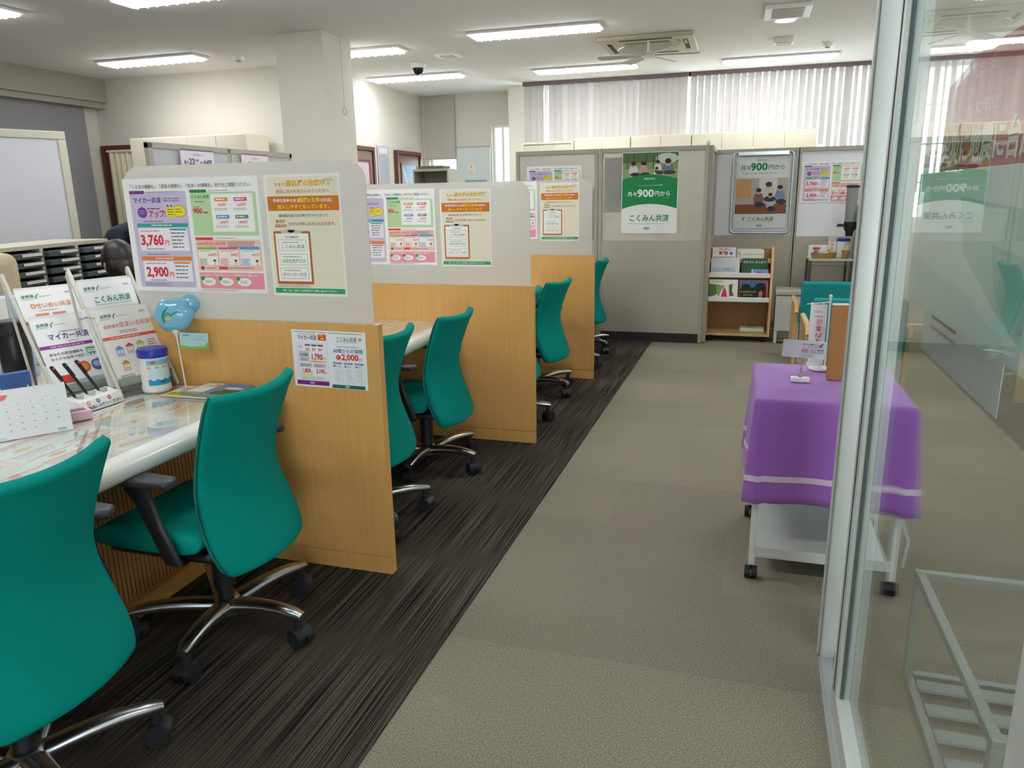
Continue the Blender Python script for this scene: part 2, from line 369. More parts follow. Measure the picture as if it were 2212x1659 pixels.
# doors
def door(name, M4, wd, hg, kind):
    d = bpy.data.objects.new(name, None); COL.objects.link(d); struct(d); d.matrix_world = M4
    b = B().box(0, .05, -.03, .03, 0, hg).box(wd - .05, wd, -.03, .03, 0, hg).box(.05, wd - .05, -.03, .03, hg - .05, hg)
    b.build('door_frame', DOORB, d, smooth=0)
    if kind == 'fold':
        b = B(); n = 16; pts = []
        for i in range(n + 1):
            pts.append((.12 + (wd - .17) * i / n, .02 if i % 2 else -.02))
        poly = pts + [(x, y + .004) for x, y in reversed(pts)]
        b.prism(poly, 'z', .01, hg - .08); b.build('folding_curtain', mat('cream_vinyl', '#d9d2b4', .5), d, smooth=0)
        B().box(.07, wd - .05, -.02, .02, hg - .08, hg - .052).build('curtain_rail', WHITE, d, smooth=0)
    else:
        leaf = B().box(.06, wd - .06, -.01, .02, .01, hg - .06).build('door_leaf', mat('door_veneer', '#8a6a62', .45) if kind == 'plain' else DOORB, d, smooth=0)
        fr = B()
        x0, x1, z0, z1 = .14, wd - .14, 1.1, hg - .2
        fr.box(x0, x0 + .03, -.02, -.01, z0, z1).box(x1 - .03, x1, -.02, -.01, z0, z1).box(x0, x1, -.02, -.01, z1, z1 + .03).box(x0, x1, -.02, -.01, z0 - .03, z0)
        fr.build('glazing_bead', DOORB, leaf, smooth=0)
        B().box(x0 + .03, x1 - .03, -.014, -.011, z0, z1).build('door_pane', mat('pale_pink_glass', '#c3b3bd', .3) if kind == 'plain' else mat('sea_blue_print', '#3f86b4', .4), leaf, smooth=0)
        if kind != 'plain':
            q = B(); q.prism([(x0 + .03, z1 - .03), (x0 + .08, z1 - .2), (x0 + .15, z1 - .28), (x0 + .2, z1 - .3), (x0 + .15, z1 - .15), (x0 + .08, z1 - .04)], 'y', -.0165, -.0145)
            q.build('light_swirl', mat('pale_print', '#b8bcae', .5), leaf, smooth=0)
            B().box(x1 - .12, x1 - .06, -.0165, -.0145, z1 - .2, z1 - .08).build('notice_slip', paper('#dfe0ea'), leaf, smooth=0)
        B().cyl((wd - .1, -.06, 1.0), (wd - .1, -.01, 1.0), .012).cyl((wd - .1, -.06, 1.0), (wd - .2, -.06, 1.0), .009).build('door_handle', CHROME, d)
    return d
def place(loc, rz): return Matrix.Translation(loc) @ Matrix.Rotation(rz, 4, 'Z')
door('door_1', place((-7.95, 8.065, 0), 0), .86, 2.1, 'fold')
door('door_2', place((-4.865, 8.72, 0), PI / 2), .84, 2.06, 'plain')
door('door_3', place((-4.865, 10.26, 0), PI / 2), .86, 2.06, 'print')

# grey shutter on the left wall
tag(B().box(-7.98, -7.94, 5.1, 7.85, .0, 2.55).build('roller_shutter', GREYSH, smooth=0), 'tall grey roller shutter covering the left wall beside the folding curtain doorway', 'shutter')

# ------------------------------------------------------------------ ceiling fixtures
def lamp(x, y, label, first=None):
    t = thing('ceiling_lamp', label, 'ceiling light', (x, y, ZC - .035), 0, 'louvred ceiling lamps')
    b = B().box(-.64, .64, -.14, .14, .012, .034)
    b.build('lamp_frame', WHITE, t, bevel=.003)
    b = B()
    for i in range(13):
        q = -.56 + i * .0933; b.box(q - .004, q + .004, -.11, .11, -.016, -.004)
    b.build('louvre', WHITE, t, smooth=0)
    B().box(-.608, .608, -.113, .113, -.004, .0118).build('lamp_diffuser', EMI, t, smooth=0)
    return t
rows = {5.02: 'nearest row', 7.33: 'middle row', 9.55: 'far row'}
L1 = lamp(-1.98, 7.33, 'long ceiling lamp in front of the ceiling fan, middle of the room'); index_kids()
for x, y, lb in ((-6.26, 7.2, 'long ceiling lamp left of the pillar, near the folding curtain doorway'),
                 (-4.12, 7.64, 'long ceiling lamp half hidden behind the white pillar'),
                 (-4.12, 9.42, 'long ceiling lamp behind the dome camera, above the brown doors'),
                 (-1.96, 9.62, 'long ceiling lamp behind the ceiling fan, before the closed blinds'),
                 (.29, 9.8, 'long ceiling lamp before the open blinds, under the round detector'),
                 (2.4, 9.9, 'ceiling lamp seen as a bright sliver beside the glass door post'),
                 (-6.28, 5.0, 'ceiling lamp cut by the top left corner of the photo'),
                 (-4.05, 5.12, 'ceiling lamp cut by the top edge, left of the pillar')):
    dup(L1, (x, y, ZC - .035), 0, lb)
for x, y in ((-1.98, 5.0), (.9, 5.0), (-4.1, 2.8), (-1.9, 2.8), (-4.1, .6), (-1.9, .35), (1.2, .4), (2.3, 7.3)):
    dup(L1, (x, y, ZC - .035), 0, 'ceiling lamp above the counter side of the room, outside the photo')
# cassette air conditioner with a fan hung below it
t = thing('ceiling_air_conditioner', 'square beige ceiling cassette air conditioner with dark slots', 'air conditioner', (-1.03, 8.36, ZC - .04))
b = B().box(-.47, .47, -.45, .45, 0, .04); b.build('cassette_panel', mat('aged_beige_plastic', '#c2bea2', .5), t, bevel=.012)
b = B()
for a in range(4):
    M = Matrix.Rotation(a * PI / 2, 4, 'Z'); b.box(-.26, .26, -.40, -.355, -.002, .004, M=M)
b.build('air_slot', mat('dark_slot', '#2a2a22', .7), t, smooth=0)
b = B().box(-.22, .22, -.22, .22, -.008, 0).box(.3, .33, -.25, -.05, -.006, 0).box(.36, .39, -.25, -.05, -.006, 0); b.build('intake_grille', [mat('beige_grille', '#aeab92', .6)], t, bevel=.004)
t = thing('ceiling_fan', 'white propeller fan with six slim blades hanging below the air conditioner', 'ceiling fan', (-1.0, 8.02, 2.72))
B().cyl((0, 0, 0), (0, 0, .138), .012).build('down_rod', WHITE, t)
B().lathe([(.02, -.03), (.06, -.02), (.07, 0), (.05, .02), (.015, .03)]).build('hub', WHITE, t)
for i in range(6):
    M = Matrix.Rotation(i * PI / 3 + .1, 4, 'Z') @ Matrix.Rotation(.25, 4, 'X')
    b = B().prism([(.05, -.02), (.18, -.045), (.46, -.06), (.5, -.02), (.5, .035), (.2, .035), (.05, .015)], 'z', -.004, .004); b.xf(M)
    b.build('fan_blade', mat('pale_grey_blade', '#b9bab4', .4), t, smooth=0)
# camera dome, vents, detectors
t = thing('dome_camera', 'white dome security camera with dark lens bowl on the ceiling', 'security camera', (-3.73, 8.6, ZC))
B().lathe([(.075, -.05), (.085, -.02), (.085, 0)]).build('housing', WHITE, t)
B().lathe([(.01, -.125), (.045, -.112), (.064, -.08), (.068, -.05)]).build('lens_bowl', mat('smoked_dome', '#14161c', .08), t)
t = thing('ceiling_vent', 'small square ceiling vent right of the dome camera', 'vent', (-3.2, 8.22, ZC - .02))
B().box(-.12, .12, -.12, .12, 0, .02).build('vent_frame', WHITE, t, bevel=.004); B().box(-.08, .08, -.08, .08, -.004, 0).build('vent_grille', GREYF, t, smooth=0)
t = thing('ceiling_vent', 'large square ceiling vent at the top of the photo above the reading corner', 'vent', (.26, 7.37, ZC - .03))
B().box(-.19, .19, -.24, .24, 0, .03).build('vent_frame', WHITE, t, bevel=.006)
b = B()
for i in range(9): b.box(-.13, .13, -.18 + i * .04, -.155 + i * .04, -.006, 0)
b.build('vent_grille', GREYF, t, smooth=0)
t = thing('downlight', 'round recessed downlight between the large vent and the square speaker', 'downlight', (.26, 7.76, ZC - .012))
B().lathe([(.105, 0), (.11, .012)], n=32).build('trim_ring', WHITE, t); B().lathe([(.085, -.003), (.085, 0)], n=32).build('lamp_lens', mat('dim_lens', '#ffffff', .3, emit=1.2), t)
t = thing('ceiling_speaker', 'small square white ceiling box behind the round downlight', 'speaker', (.29, 8.69, ZC - .05))
B().box(-.09, .09, -.09, .09, 0, .05).build('speaker_box', WHITE, t, bevel=.006); B().box(-.07, .07, -.07, .07, -.004, 0).build('speaker_grille', GREYF, t, smooth=0)
for x, y, lb in ((.745, 9.1, 'round fire detector above the lamp before the open blinds'), (-5.32, 7.43, 'round fire detector between the pillar and the leftmost long lamp')):
    t = thing('fire_detector', lb, 'fire detector', (x, y, ZC)); B().lathe([(.03, -.045), (.05, -.04), (.06, -.02), (.062, 0)]).build('detector_body', WHITE, t)
    B().lathe([(.02, -.055), (.03, -.045)]).build('sensor', GREYF, t)
t = thing('pull_cord', 'thin pull cord with a ring hanging down the white pillar', 'cord', (-3.79, 6.9, 2.22))
B().tube([(0, 0, .04), (0, 0, .3), (0, 0, .67)], .0018, 6).build('cord', mat('grey_string', '#8b8780', .7), t)
B().tube([(0, .035 * math.cos(a * PI / 12), .035 * math.sin(a * PI / 12)) for a in range(24)], .0025, 6, closed=True).build('ring', mat('grey_string'), t)

# ------------------------------------------------------------------ back wall: blinds, cabinets
def blind(name, label, x0, x1, pitch, angf, zb, zbf=None):
    t = thing(name, label, 'blind', (0, 10.55, 0))
    B().box(x0 - .02, x1 + .02, -.03, .03, 2.85, ZC - .002).build('head_rail', mat('dark_mauve_rail', '#6f5c60', .5), t, smooth=0)
    n = int((x1 - x0) / pitch)
    for i in range(n):
        x = x0 + pitch * (i + .5); a = angf(i); z0 = zbf(i) if zbf else zb; b = B()
        pts = [(-.05, 0), (-.025, .006), (0, .008), (.025, .006), (.05, 0)]; tw = a * 1.0
        vs = []; K = 6
        for k in range(K + 1):
            z = 2.85 - (2.85 - z0) * k / K; ca, sa = math.cos(a), math.sin(a)
            for px, py in pts: vs.append((x + px * ca - py * sa, px * sa + py * ca, z))
            for px, py in pts: py -= .0015; vs.append((x + px * ca - py * sa, px * sa + py * ca, z))
        fs = []
        for k in range(K):
            o = k * 10; q = (k + 1) * 10
            for j in range(4): fs += [(o + j, o + j + 1, q + j + 1, q + j), (o + 5 + j + 1, o + 5 + j, q + 5 + j, q + 5 + j + 1)]
            fs += [(o, q, q + 5, o + 5), (o + 4, o + 9, q + 9, q + 4)]
        b.add(vs, fs); b.build('slat', BLIND, t, smooth=60, fix=False)
    if zbf is None:
        b = B()
        for i in range(7): b.tube([(x0 + .1 + i * pitch, -.02, zb - .01), (x0 + .1 + (i + .5) * pitch, -.02, zb - .035), (x0 + .1 + (i + 1) * pitch, -.02, zb - .01)], .0015, 5)
        b.build('bead_chain', GREYF, t)
    return t
rb = random.Random(3)
gaps = {3: 1.25, 6: .8, 8: .7, 10: .9, 15: .6, 17: .75}
blind('vertical_blind', 'closed half of the vertical blinds, left part of the back window', -3.0, -.78, .088, lambda i: gaps.get(i, .12 + .04 * (i % 3)), 2.0)
blind('vertical_blind', 'opened half of the vertical blinds with daylight between the slats', -.76, 2.7, .088,
      lambda i: (.75 + rb.uniform(-.12, .15)) if i < 20 else (.55 + rb.uniform(-.3, .7)), 1.9, lambda i: 1.95 if i < 19 else 1.35)
labs = ['low cream wall cabinet with sliding doors under the left end of the blinds', 'second cream cabinet from the left under the closed blinds',
        'third cream cabinet from the left, behind the green and white price poster', 'cream cabinet behind the grey folding partition end, under the open blinds', 'rightmost cream cabinet under the open blinds']
xs = [-2.96, -2.22, -1.467, -.69, .057, .8]
for i in range(5):
    z = 2.09 if i == 0 else 2.115
    t = thing('steel_cabinet', labs[i], 'cabinet', (xs[i], 10.2, 0), 0, 'cream cabinets along the back window'); wd = xs[i + 1] - xs[i] - .008
    if i == 0:
        B().box(0, wd, 0, .28, 0, 2.02).box(0, wd, 0, .28, 2.06, z).box(0, .04, 0, .28, 2.02, 2.06).box(wd - .04, wd, 0, .28, 2.02, 2.06).build('cabinet_body', CREAM, t, smooth=0)
        for k in range(3): B().box(.04 + k * (wd - .08) / 3, .04 + (k + 1) * (wd - .08) / 3 - .003, -.004 * (k + 1) - .006, -.002 - .004 * k, 1.1, 2.045).build('sliding_door', mat('cream_door_' + 'abc'[k], ('#cfccc0', '#d6d2c5', '#ddd8c9')[k], .45), t, smooth=0)
    else:
        B().box(0, wd, 0, .28, 0, z).build('cabinet_body', CREAM, t, bevel=.003)
        for k in range(2):
            d = B().box(k * wd / 2 + .003, (k + 1) * wd / 2 - .003, -.016, -.002, 1.1, z - .005).build('cabinet_door', CREAM, t, bevel=.002)
            xx = wd / 2 + (-.04 if k == 0 else .04); B().box(xx - .01, xx + .01, -.024, -.016, 1.5, 1.6).build('door_catch', GREYF, d, smooth=0)

# alcove
t = thing('window_blind', 'beige roller shade half lowered over the small window in the far alcove', 'shade', (-4.59, 11.3, 0))
B().box(-.25, .25, 0, .008, 1.98, 2.88).build('shade_cloth', SHADE, t, smooth=0); B().box(-.25, .25, -.012, .012, 1.96, 1.98).build('bottom_bar', GREYF, t, smooth=0)
t = thing('wall_board', 'pale aqua board hung between the far alcove window and the slit window', 'board', (-4.31, 11.29, 1.15))
B().box(0, .54, 0, .02, 0, .97).build('board_face', mat('aqua_board', '#cfdcda', .3), t, smooth=0)
B().box(-.01, .55, -.004, .03, .97, .985).build('top_edge', GREYF, t, smooth=0)
q = Flat(120, 200, '#e6e6df'); q.ell(60, 40, 18, 22, '#d8c04a').bars(15, 90, 90, 7, 13, '#c8a0a0', 4); q.build('pinned_note', t, (.17, -.006, .53))
q = Flat(360, 90, '#8fb4bd'); q.bars(20, 20, 320, 4, 18, '#5f8f9d', 6); q.build('pinned_strip', t, (.12, -.006, .40))
q = Flat(370, 1150, '#c9c9d4'); q.rect(12, 10, 346, 1130, '#bcbcc8'); q.rect(60, 30, 250, 70, '#d9d9e2', 2); q.bars(30, 130, 310, 46, 21, '#86868f', 8)
tag(q.build('notice_sheet', None, (-4.885, 9.73, .95), (0, 0, PI / 2)), 'long grey printed notice on the wall between the two brown doors', 'notice')
t = thing('open_cabinet', 'open grey steel cabinet with binders beside the far brown door', 'cabinet', (-4.2, 9.35, 0))
b = B().box(0, .5, .35, .37, 0, 1.75).box(0, .02, 0, .35, 0, 1.75).box(.48, .5, 0, .35, 0, 1.75)
for z in (0, .4, .8, 1.2, 1.72): b.box(.02, .48, 0, .35, z, z + .03)
b.build('cabinet_shell', GREYF, t, smooth=0)
for i in range(9):
    o = B().box(0, .042, 0, .26, 0, .32).build('binder', mat('grey_green_binder', '#5d7770', .6), None, bevel=.002); o.location = (-4.165 + i * .048, 9.38, 1.2301)
    B().box(.01, .032, -.002, 0, .14, .27).build('spine_label', paper('#cfd8d2'), o, smooth=0)
    tag(o, 'grey green ring binder standing in the open steel cabinet by the far door', 'binder', 'binders in the open steel cabinet')
B().box(0, .01, 0, .01, 0, .01)
tag(B().box(-4.15, -3.8, 9.4, 9.68, 1.7502, 1.79).build('folded_sheet', mat('dark_sheet', '#55564f', .7), bevel=.004), 'flat dark folder lying on top of the open steel cabinet', 'folder')

# grey filing cabinets at the staff wall
t = thing('steel_cabinet', 'cream cabinet block against the staff wall left of the pillar', 'cabinet', (-7.06, 7.6, 0))
B().box(0, 1.62, 0, .42, 0, 2.13).build('cabinet_body', CREAM, t, bevel=.004)
for k in range(4): B().box(k * .405 + .004, (k + 1) * .405 - .004, -.015, -.001, .02, 2.12).build('cabinet_door', CREAM, t, bevel=.002)

# ------------------------------------------------------------------ posters
def poster_orange():
    q = Flat(297, 420, '#f3f2ee'); q.rect(8, 8, 281, 382, '#ece5cf', .5)
    q.text('今まで、', 40, 34, 15, '#c98a4a', bold=.01).text('高血圧の治療中', 88, 30, 22, '#f6dd4a', al='l', bold=.0, outline='#d9871f').text('を', 248, 34, 14, '#c98a4a')
    q.text('理由に加入をあきらめていた方へ', 149, 57, 14, '#cf8a4e', al='c')
    q.rect(8, 73, 281, 49, '#d07a2c', 2); q.text('手頃な掛金のまま', 30, 88, 13.5, '#ffffff', bold=.02).text('医療', 134, 87, 17, '#f8e24c', bold=.03).text('と', 168, 88, 13.5, '#ffffff', bold=.02).text('生命', 183, 87, 17, '#f8e24c', bold=.03).text('の共済に', 217, 88, 13, '#ffffff', bold=.02)
    q.text('加入しやすくなっています。', 149, 109, 16.5, '#f8e24c', al='c', bold=.028)
    q.text('組合員の皆さまの声がカタチになって、', 149, 139, 11.5, '#5d5348', al='c', bold=.006)
    q.text('高血圧', 34, 158, 13, '#b9714a', bold=.02).text('高脂血症', 30, 174, 12, '#b9714a', bold=.02).text('の方もお申し込みいただけます。', 84, 167, 13, '#8c5a45', bold=.012)
    q.rect(20, 192, 148, 186, '#b96c34', 1, 4).rect(27, 200, 133, 168, '#f7f6f1', 2).rect(52, 188, 82, 12, '#c9cbc9', 3, 3).ell(93, 190, 14, 7, '#d9dbd9', 3)
    q.text('<主な対象共済>', 93, 213, 8, '#77706a', al='c')
    for y, s, c, b2 in ((222, 'こくみん共済', '#3a8f63', .02), (272, '◎総合医療共済', '#7fb87b', .02), (320, '◎せいめい共済', '#c09274', .02)):
        q.rect(38, y, 112, 38, '#7d8a7d', 3, 2).rect(39, y + 1, 110, 36, '#f8f8f4', 3.5, 2).text(s, 94, y + 24, 15.5, c, al='c', bold=b2, fit=96).bars(52, y + 8, 86, 1, 5, '#8d877f', 2.5, 4)
    q.bars(22, 382, 150, 2, 4, '#8d877f', 1.5); q.bars(236, 18, 40, 2, 4, '#77716a', 1.6)
    q.rect(8, 392, 281, 18, '#3aa269', 2).text('詳しくは、お近くの全労済までお問い合わせください。', 149, 401, 9, '#ffffff', al='c', bold=.02)
    return q
def poster_big():
    q = Flat(594, 420, '#f5f5f6')
    q.text('「くるまの補償も」「家族の保障も」「住まいの保障も」何でもご相談ください。', 297, 30, 16, '#3e3e44', al='c', bold=.015, fit=540)
    q.rect(26, 48, 256, 356, '#cfc3e0', 1, 6).rect(26, 44, 70, 12, '#7d4590', 2, 3).bars(105, 48, 150, 1, 5, '#8a8690', 2)
    q.text('マイカー共済', 40, 80, 24, '#6b3f94', bold=.03, fit=128).bars(178, 72, 86, 2, 8, '#8878a0', 3.5)
    q.ell(76, 124, 22, 20, '#7d4a98', 2).bars(62, 117, 28, 2, 8, '#cbb8da', 2.5).text('アップ!', 104, 130, 30, '#e0314f', bold=.04, fit=78).bars(100, 108, 72, 1, 5, '#6a5a72', 4)
    q.rect(188, 104, 34, 38, '#f2e23a', 2).ell(245, 120, 30, 22, '#6d6430', 2).ell(245, 120, 28.6, 20.6, '#f2e23a', 2.4).poly([(190, 104), (196, 94), (202, 104)], '#7d4a98', 2).poly([(206, 104), (212, 94), (218, 104)], '#7d4a98', 2)
    q.bars(192, 112, 26, 3, 9, '#8a7a2a', 3).bars(228, 112, 34, 2, 9, '#8a7a2a', 3).bars(76, 155, 110, 1, 5, '#6a6672', 3)
    q.rect(44, 164, 232, 14, '#38a8a4', 2).bars(110, 169, 100, 1, 5, '#d8efee', 4)
    q.rect(48, 182, 224, 84, '#f3f0f7', 2, 3).text('3,760', 52, 226, 52, '#e23350', bold=.035, fit=106).text('円', 162, 236, 22, '#e23350', bold=.02).bars(74, 258, 86, 1, 5, '#77707c', 3).bars(56, 190, 96, 1, 5, '#e08a9a', 4)
    q.rect(192, 184, 74, 6, '#38a8a4', 3).bars(196, 198, 66, 5, 13, '#6c6c78', 4)
    q.bars(76, 278, 110, 1, 5, '#6a6672', 3).rect(44, 288, 232, 14, '#ee8441', 2).bars(110, 293, 100, 1, 5, '#fbe3d0', 4)
    q.rect(48, 306, 224, 76, '#f3f0f7', 2, 3).text('2,900', 60, 346, 50, '#e23350', bold=.035, fit=102).text('円', 166, 356, 22, '#e23350', bold=.02).bars(76, 376, 80, 1, 5, '#77707c', 3).bars(64, 312, 96, 1, 5, '#e08a9a', 4)
    q.rect(192, 308, 74, 6, '#ee8441', 3).bars(196, 322, 66, 4, 14, '#6c6c78', 4).bars(46, 388, 130, 3, 5, '#857a94', 2)
    # right: green block
    q.rect(300, 44, 74, 11, '#2e8e5a', 2, 3).bars(382, 48, 100, 1, 5, '#8a8690', 2).rect(300, 54, 282, 156, '#bcdcab', 1, 5)
    q.text('こくみん共済', 306, 70, 13, '#2c8a55', bold=.03).bars(318, 86, 46, 1, 5, '#5d9a70', 3).text('900', 308, 120, 26, '#e23350', bold=.03).bars(352, 124, 24, 1, 4, '#e23350', 5).bars(310, 104, 30, 1, 4, '#e08a5a', 4)
    q.rect(388, 60, 180, 136, '#f6f8f4', 2, 5)
    for x, y, c, s in ((402, 74, '#e98d58', '900円'), (484, 74, '#e25a86', '1,600円'), (402, 136, '#5a9fd8', '1,800円'), (484, 136, '#7f8a84', '1,850円')):
        q.rect(x + 4, y, 56, 13, c, 3, 2).bars(x + 10, y + 4, 44, 1, 5, '#ffffff', 4, 4).text(s, x + 33, y + 26, 13, '#e23350', al='c', bold=.02).bars(x, y + 38, 66, 2, 5, '#9a9a9a', 1.8)
    # pink block
    q.rect(302, 216, 78, 10, '#e4475a', 2, 3).bars(390, 218, 100, 1, 5, '#d88a8a', 2).rect(302, 225, 282, 114, '#f5c9bf', 1, 5)
    q.text('全労済の', 308, 240, 10, '#e4574e').text('住まいる共済', 346, 239, 16, '#e23a44', bold=.03, fit=88).bars(444, 232, 130, 4, 6, '#77625e', 2.2)
    for x, c, s in ((308, '#8cc060', '2,000円'), (400, '#e46a9c', '950円'), (492, '#5aa6e2', '475円')):
        q.rect(x, 252, 84, 66, '#f8f2ee', 2).rect(x, 252, 84, 9, c, 3).bars(x + 8, 265, 66, 1, 5, '#9a8a86', 2).text(s, x + 80, 280, 12, '#e23350', al='r', bold=.015).bars(x + 4, 294, 40, 5, 5, c, 2.6, 3).ell(x + 70, 306, 6, 6, '#f0cfae', 3).ell(x + 70, 301, 6, 4, '#4a3a34', 3.5).rect(x + 64, 312, 12, 6, '#cfd8e8', 3)
    q.rect(312, 326, 18, 6, '#e23a44', 3).rect(318, 320, 6, 18, '#e23a44', 3).bars(340, 328, 50, 1, 5, '#9a6a66', 2.4).rect(394, 323, 40, 11, '#e4574e', 3).bars(440, 327, 130, 1, 5, '#8a7a78', 3)
    q.rect(302, 346, 282, 60, '#f09aa8', 1, 5).text('3つのステップであなたにピッタリの保障内容をご提案します', 310, 355, 9, '#ffffff', fit=250)
    for x in (324, 402, 480): q.ell(x + 18, 380, 30, 15, '#f6f6f4', 2).ell(x - 8, 368, 8, 8, '#3a9a58', 3).bars(x, 375, 34, 3, 4, '#8a8a8a', 1.6)
    q.bars(304, 409, 200, 2, 4, '#a08a8a', 1.4)
    return q
def leaflet_a4():
    q = Flat(297, 210, '#f1f3f6')
    q.rect(8, 6, 134, 1.6, '#6a5a72', 2).rect(150, 6, 134, 1.6, '#3a6a54', 2)
    q.text('マイカー共済', 24, 28, 20, '#6a3a86', bold=.02, fit=78).rect(108, 14, 32, 22, '#e0482e', 2, 2).text('22等級', 110, 19, 7, '#f8dc50', bold=.02).text('64%', 116, 29, 10, '#f8dc50', bold=.04).bars(26, 14, 76, 1, 4, '#7a6a82', 1.5)
    q.rect(18, 46, 126, 138, '#dcdbe2', 1).rect(20, 48, 122, 134, '#eff0f4', 1.5)
    q.bars(26, 58, 16, 2, 6, '#7a7a82', 1.8)
    for x in (52, 78, 104): q.rect(x, 52, 22, 6, '#7a4080', 2, 1).bars(x + 3, 66, 16, 2, 5, '#d86a70', 3.4)
    q.rect(26, 78, 40, 38, '#cfcbd8', 2).text('軽自動車', 46, 92, 9, '#6a5a86', al='c', bold=.02).bars(32, 105, 28, 2, 5, '#8a84a0', 2)
    q.text('1,790', 74, 97, 30, '#cf2f4a', bold=.03, fit=48).text('円', 124, 103, 10, '#cf2f4a').rect(70, 112, 64, 6, '#f0e34a', 2).bars(74, 114, 50, 1, 5, '#8a8030', 2)
    q.rect(26, 122, 50, 15, '#cfcbd8', 2).rect(82, 122, 52, 15, '#cfcbd8', 2).bars(30, 126, 42, 2, 5, '#77748c', 2).bars(86, 126, 42, 2, 5, '#77748c', 2)
    q.text('1,850', 34, 150, 21, '#cf2f4a', bold=.03, fit=34).text('円', 69, 155, 8, '#cf2f4a').text('2,190', 92, 150, 21, '#cf2f4a', bold=.03, fit=34).text('円', 127, 155, 8, '#cf2f4a').rect(26, 163, 50, 5, '#f0e34a', 2).bars(30, 172, 104, 3, 4, '#8a8a90', 1.2)
    q.rect(10, 187, 132, 16, '#7e2a82', 2).rect(64, 191, 18, 8, '#c9a8cc', 3, 1)
    q.text('こくみん共済', 182, 28, 19, '#2e7a58', bold=.02, fit=80).rect(180, 38, 84, .8, '#2e7a58', 2).ell(276, 26, 7, 5, '#e89a4a', 2).bars(180, 54, 94, 1, 4, '#5a7a9a', 2)
    q.text('60歳からの保障', 168, 70, 17, '#3f63a8', bold=.012, fit=116).ell(186, 94, 9, 9, '#d8283a', 2).bars(181, 90, 10, 2, 5, '#f6c8cc', 2.2).text('2,000', 198, 92, 30, '#d8283a', bold=.025, fit=68).text('円', 268, 99, 11, '#d8283a')
    for x in (160, 204, 248):
        q.rect(x, 114, 40, 76, '#b8c0cc', 2, 2).rect(x + .8, 115, 38.4, 74, '#eef1f5', 2.5, 2).rect(x + 3, 112, 34, 7, '#6a84b4', 3, 2).bars(x + 7, 114.5, 26, 1, 4, '#dfe6f2', 2, 4).ell(x + 8, 126, 4, 4, '#4f6da8', 3).bars(x + 15, 124, 20, 2, 4, '#6a84b4', 1.6).bars(x + 8, 138, 26, 8, 6, '#9aa0a8', 1.3)
    q.rect(154, 195, 132, 13, '#2c7450', 2).rect(206, 197, 18, 8, '#a8c8b8', 3, 1)
    return q
def family_photo(q, x, y, w, h, park=True):
    if park:
        q.rect(x, y, w, h, '#7d9a68', 1); q.rect(x, y, w, h * .35, '#55704a', 1.3); q.ell(x + w * .8, y + h * .2, w * .2, h * .2, '#c8d0c4', 1.5)
        for i, (a, b) in enumerate(((.08, .3), (.2, .2), (.42, .32), (.55, .3), (.62, .1))): q.rect(x + w * a, y + h * .05, w * .018, h * (.4 + b), '#4a4a34', 1.7)
        q.rect(x, y + h * .6, w, h * .4, '#93a86a', 1.8); ppl = ((.2, .42, '#cfd4dc', .09), (.38, .42, '#b89a96', .09), (.62, .6, '#c9d2d4', .06), (.64, .36, '#dedcd8', .07), (.82, .36, '#6f7890', .11))
        q.rect(x + w * .15, y + h * .84, w * .6, h * .1, '#d8d2c8', 2)
    else:
        q.rect(x, y, w, h, '#b8aca4', 1); q.rect(x, y + h * .05, w * .3, h * .5, '#c99a68', 1.3); q.rect(x, y + h * .75, w, h * .25, '#8a5038', 1.5); q.rect(x + w * .45, y, w * .35, h * .5, '#d6d2d2', 1.4)
        ppl = ((.45, .38, '#8a5f58', .1), (.64, .22, '#cfc8b8', .12), (.68, .5, '#b8bcd4', .08), (.86, .3, '#7f88b0', .1))
    for a, b, c, r in ppl:
        cx, cy = x + w * a, y + h * b; q.ell(cx, cy + h * .22, w * r * .95, h * .2, c, 2.4); q.ell(cx, cy, w * r * .5, w * r * .58, '#d6ae94', 2.8); q.ell(cx, cy - w * r * .22, w * r * .52, w * r * .42, '#3a2e2a', 3)
        q.ell(cx + w * .03, cy + h * .38, w * r, h * .08, '#3c3d44', 2.6)
def poster_900():
    q = Flat(515, 728, '#f1f2f0'); family_photo(q, 6, 14, 503, 230); q.rect(6, 6, 503, 9, '#1a8a50', 4)
    n = 16; top = [(6 + 503 * i / n, 200 + 42 * (2 * i / n - 1) ** 2) for i in range(n + 1)]; bot = [(6 + 503 * i / n, 462 + 44 * (2 * i / n - 1) ** 2) for i in range(n + 1)]
    for i in range(n): q.poly([top[i], bot[i], bot[i + 1], top[i + 1]], '#188a50', 4)
    q.rect(6, 506, 503, 40, '#f1f2f0', 3)
    q.text('家族の安心', 257, 238, 20, '#e8f0ea', 6, 'c', .02).text('一人一人にぴったりの安心保障', 257, 296, 17, '#b8d8c4', 6, 'c', .01)
    q.text('月々', 56, 374, 46, '#f4f6f4', 6, bold=.03).text('900', 146, 366, 92, '#f4f6f4', 6, bold=.03, fit=152).text('円から', 302, 372, 50, '#f4f6f4', 6, bold=.03).bars(390, 408, 50, 1, 4, '#a8d0b8', 2, 6)
    q.text('こくみん共済', 257, 592, 68, '#1c8a5c', 6, 'c', .03, fit=370).bars(60, 640, 370, 1, 5, '#7a9a8a', 3).rect(214, 672, 50, 22, '#9aa8a8', 3, 2)
    return q
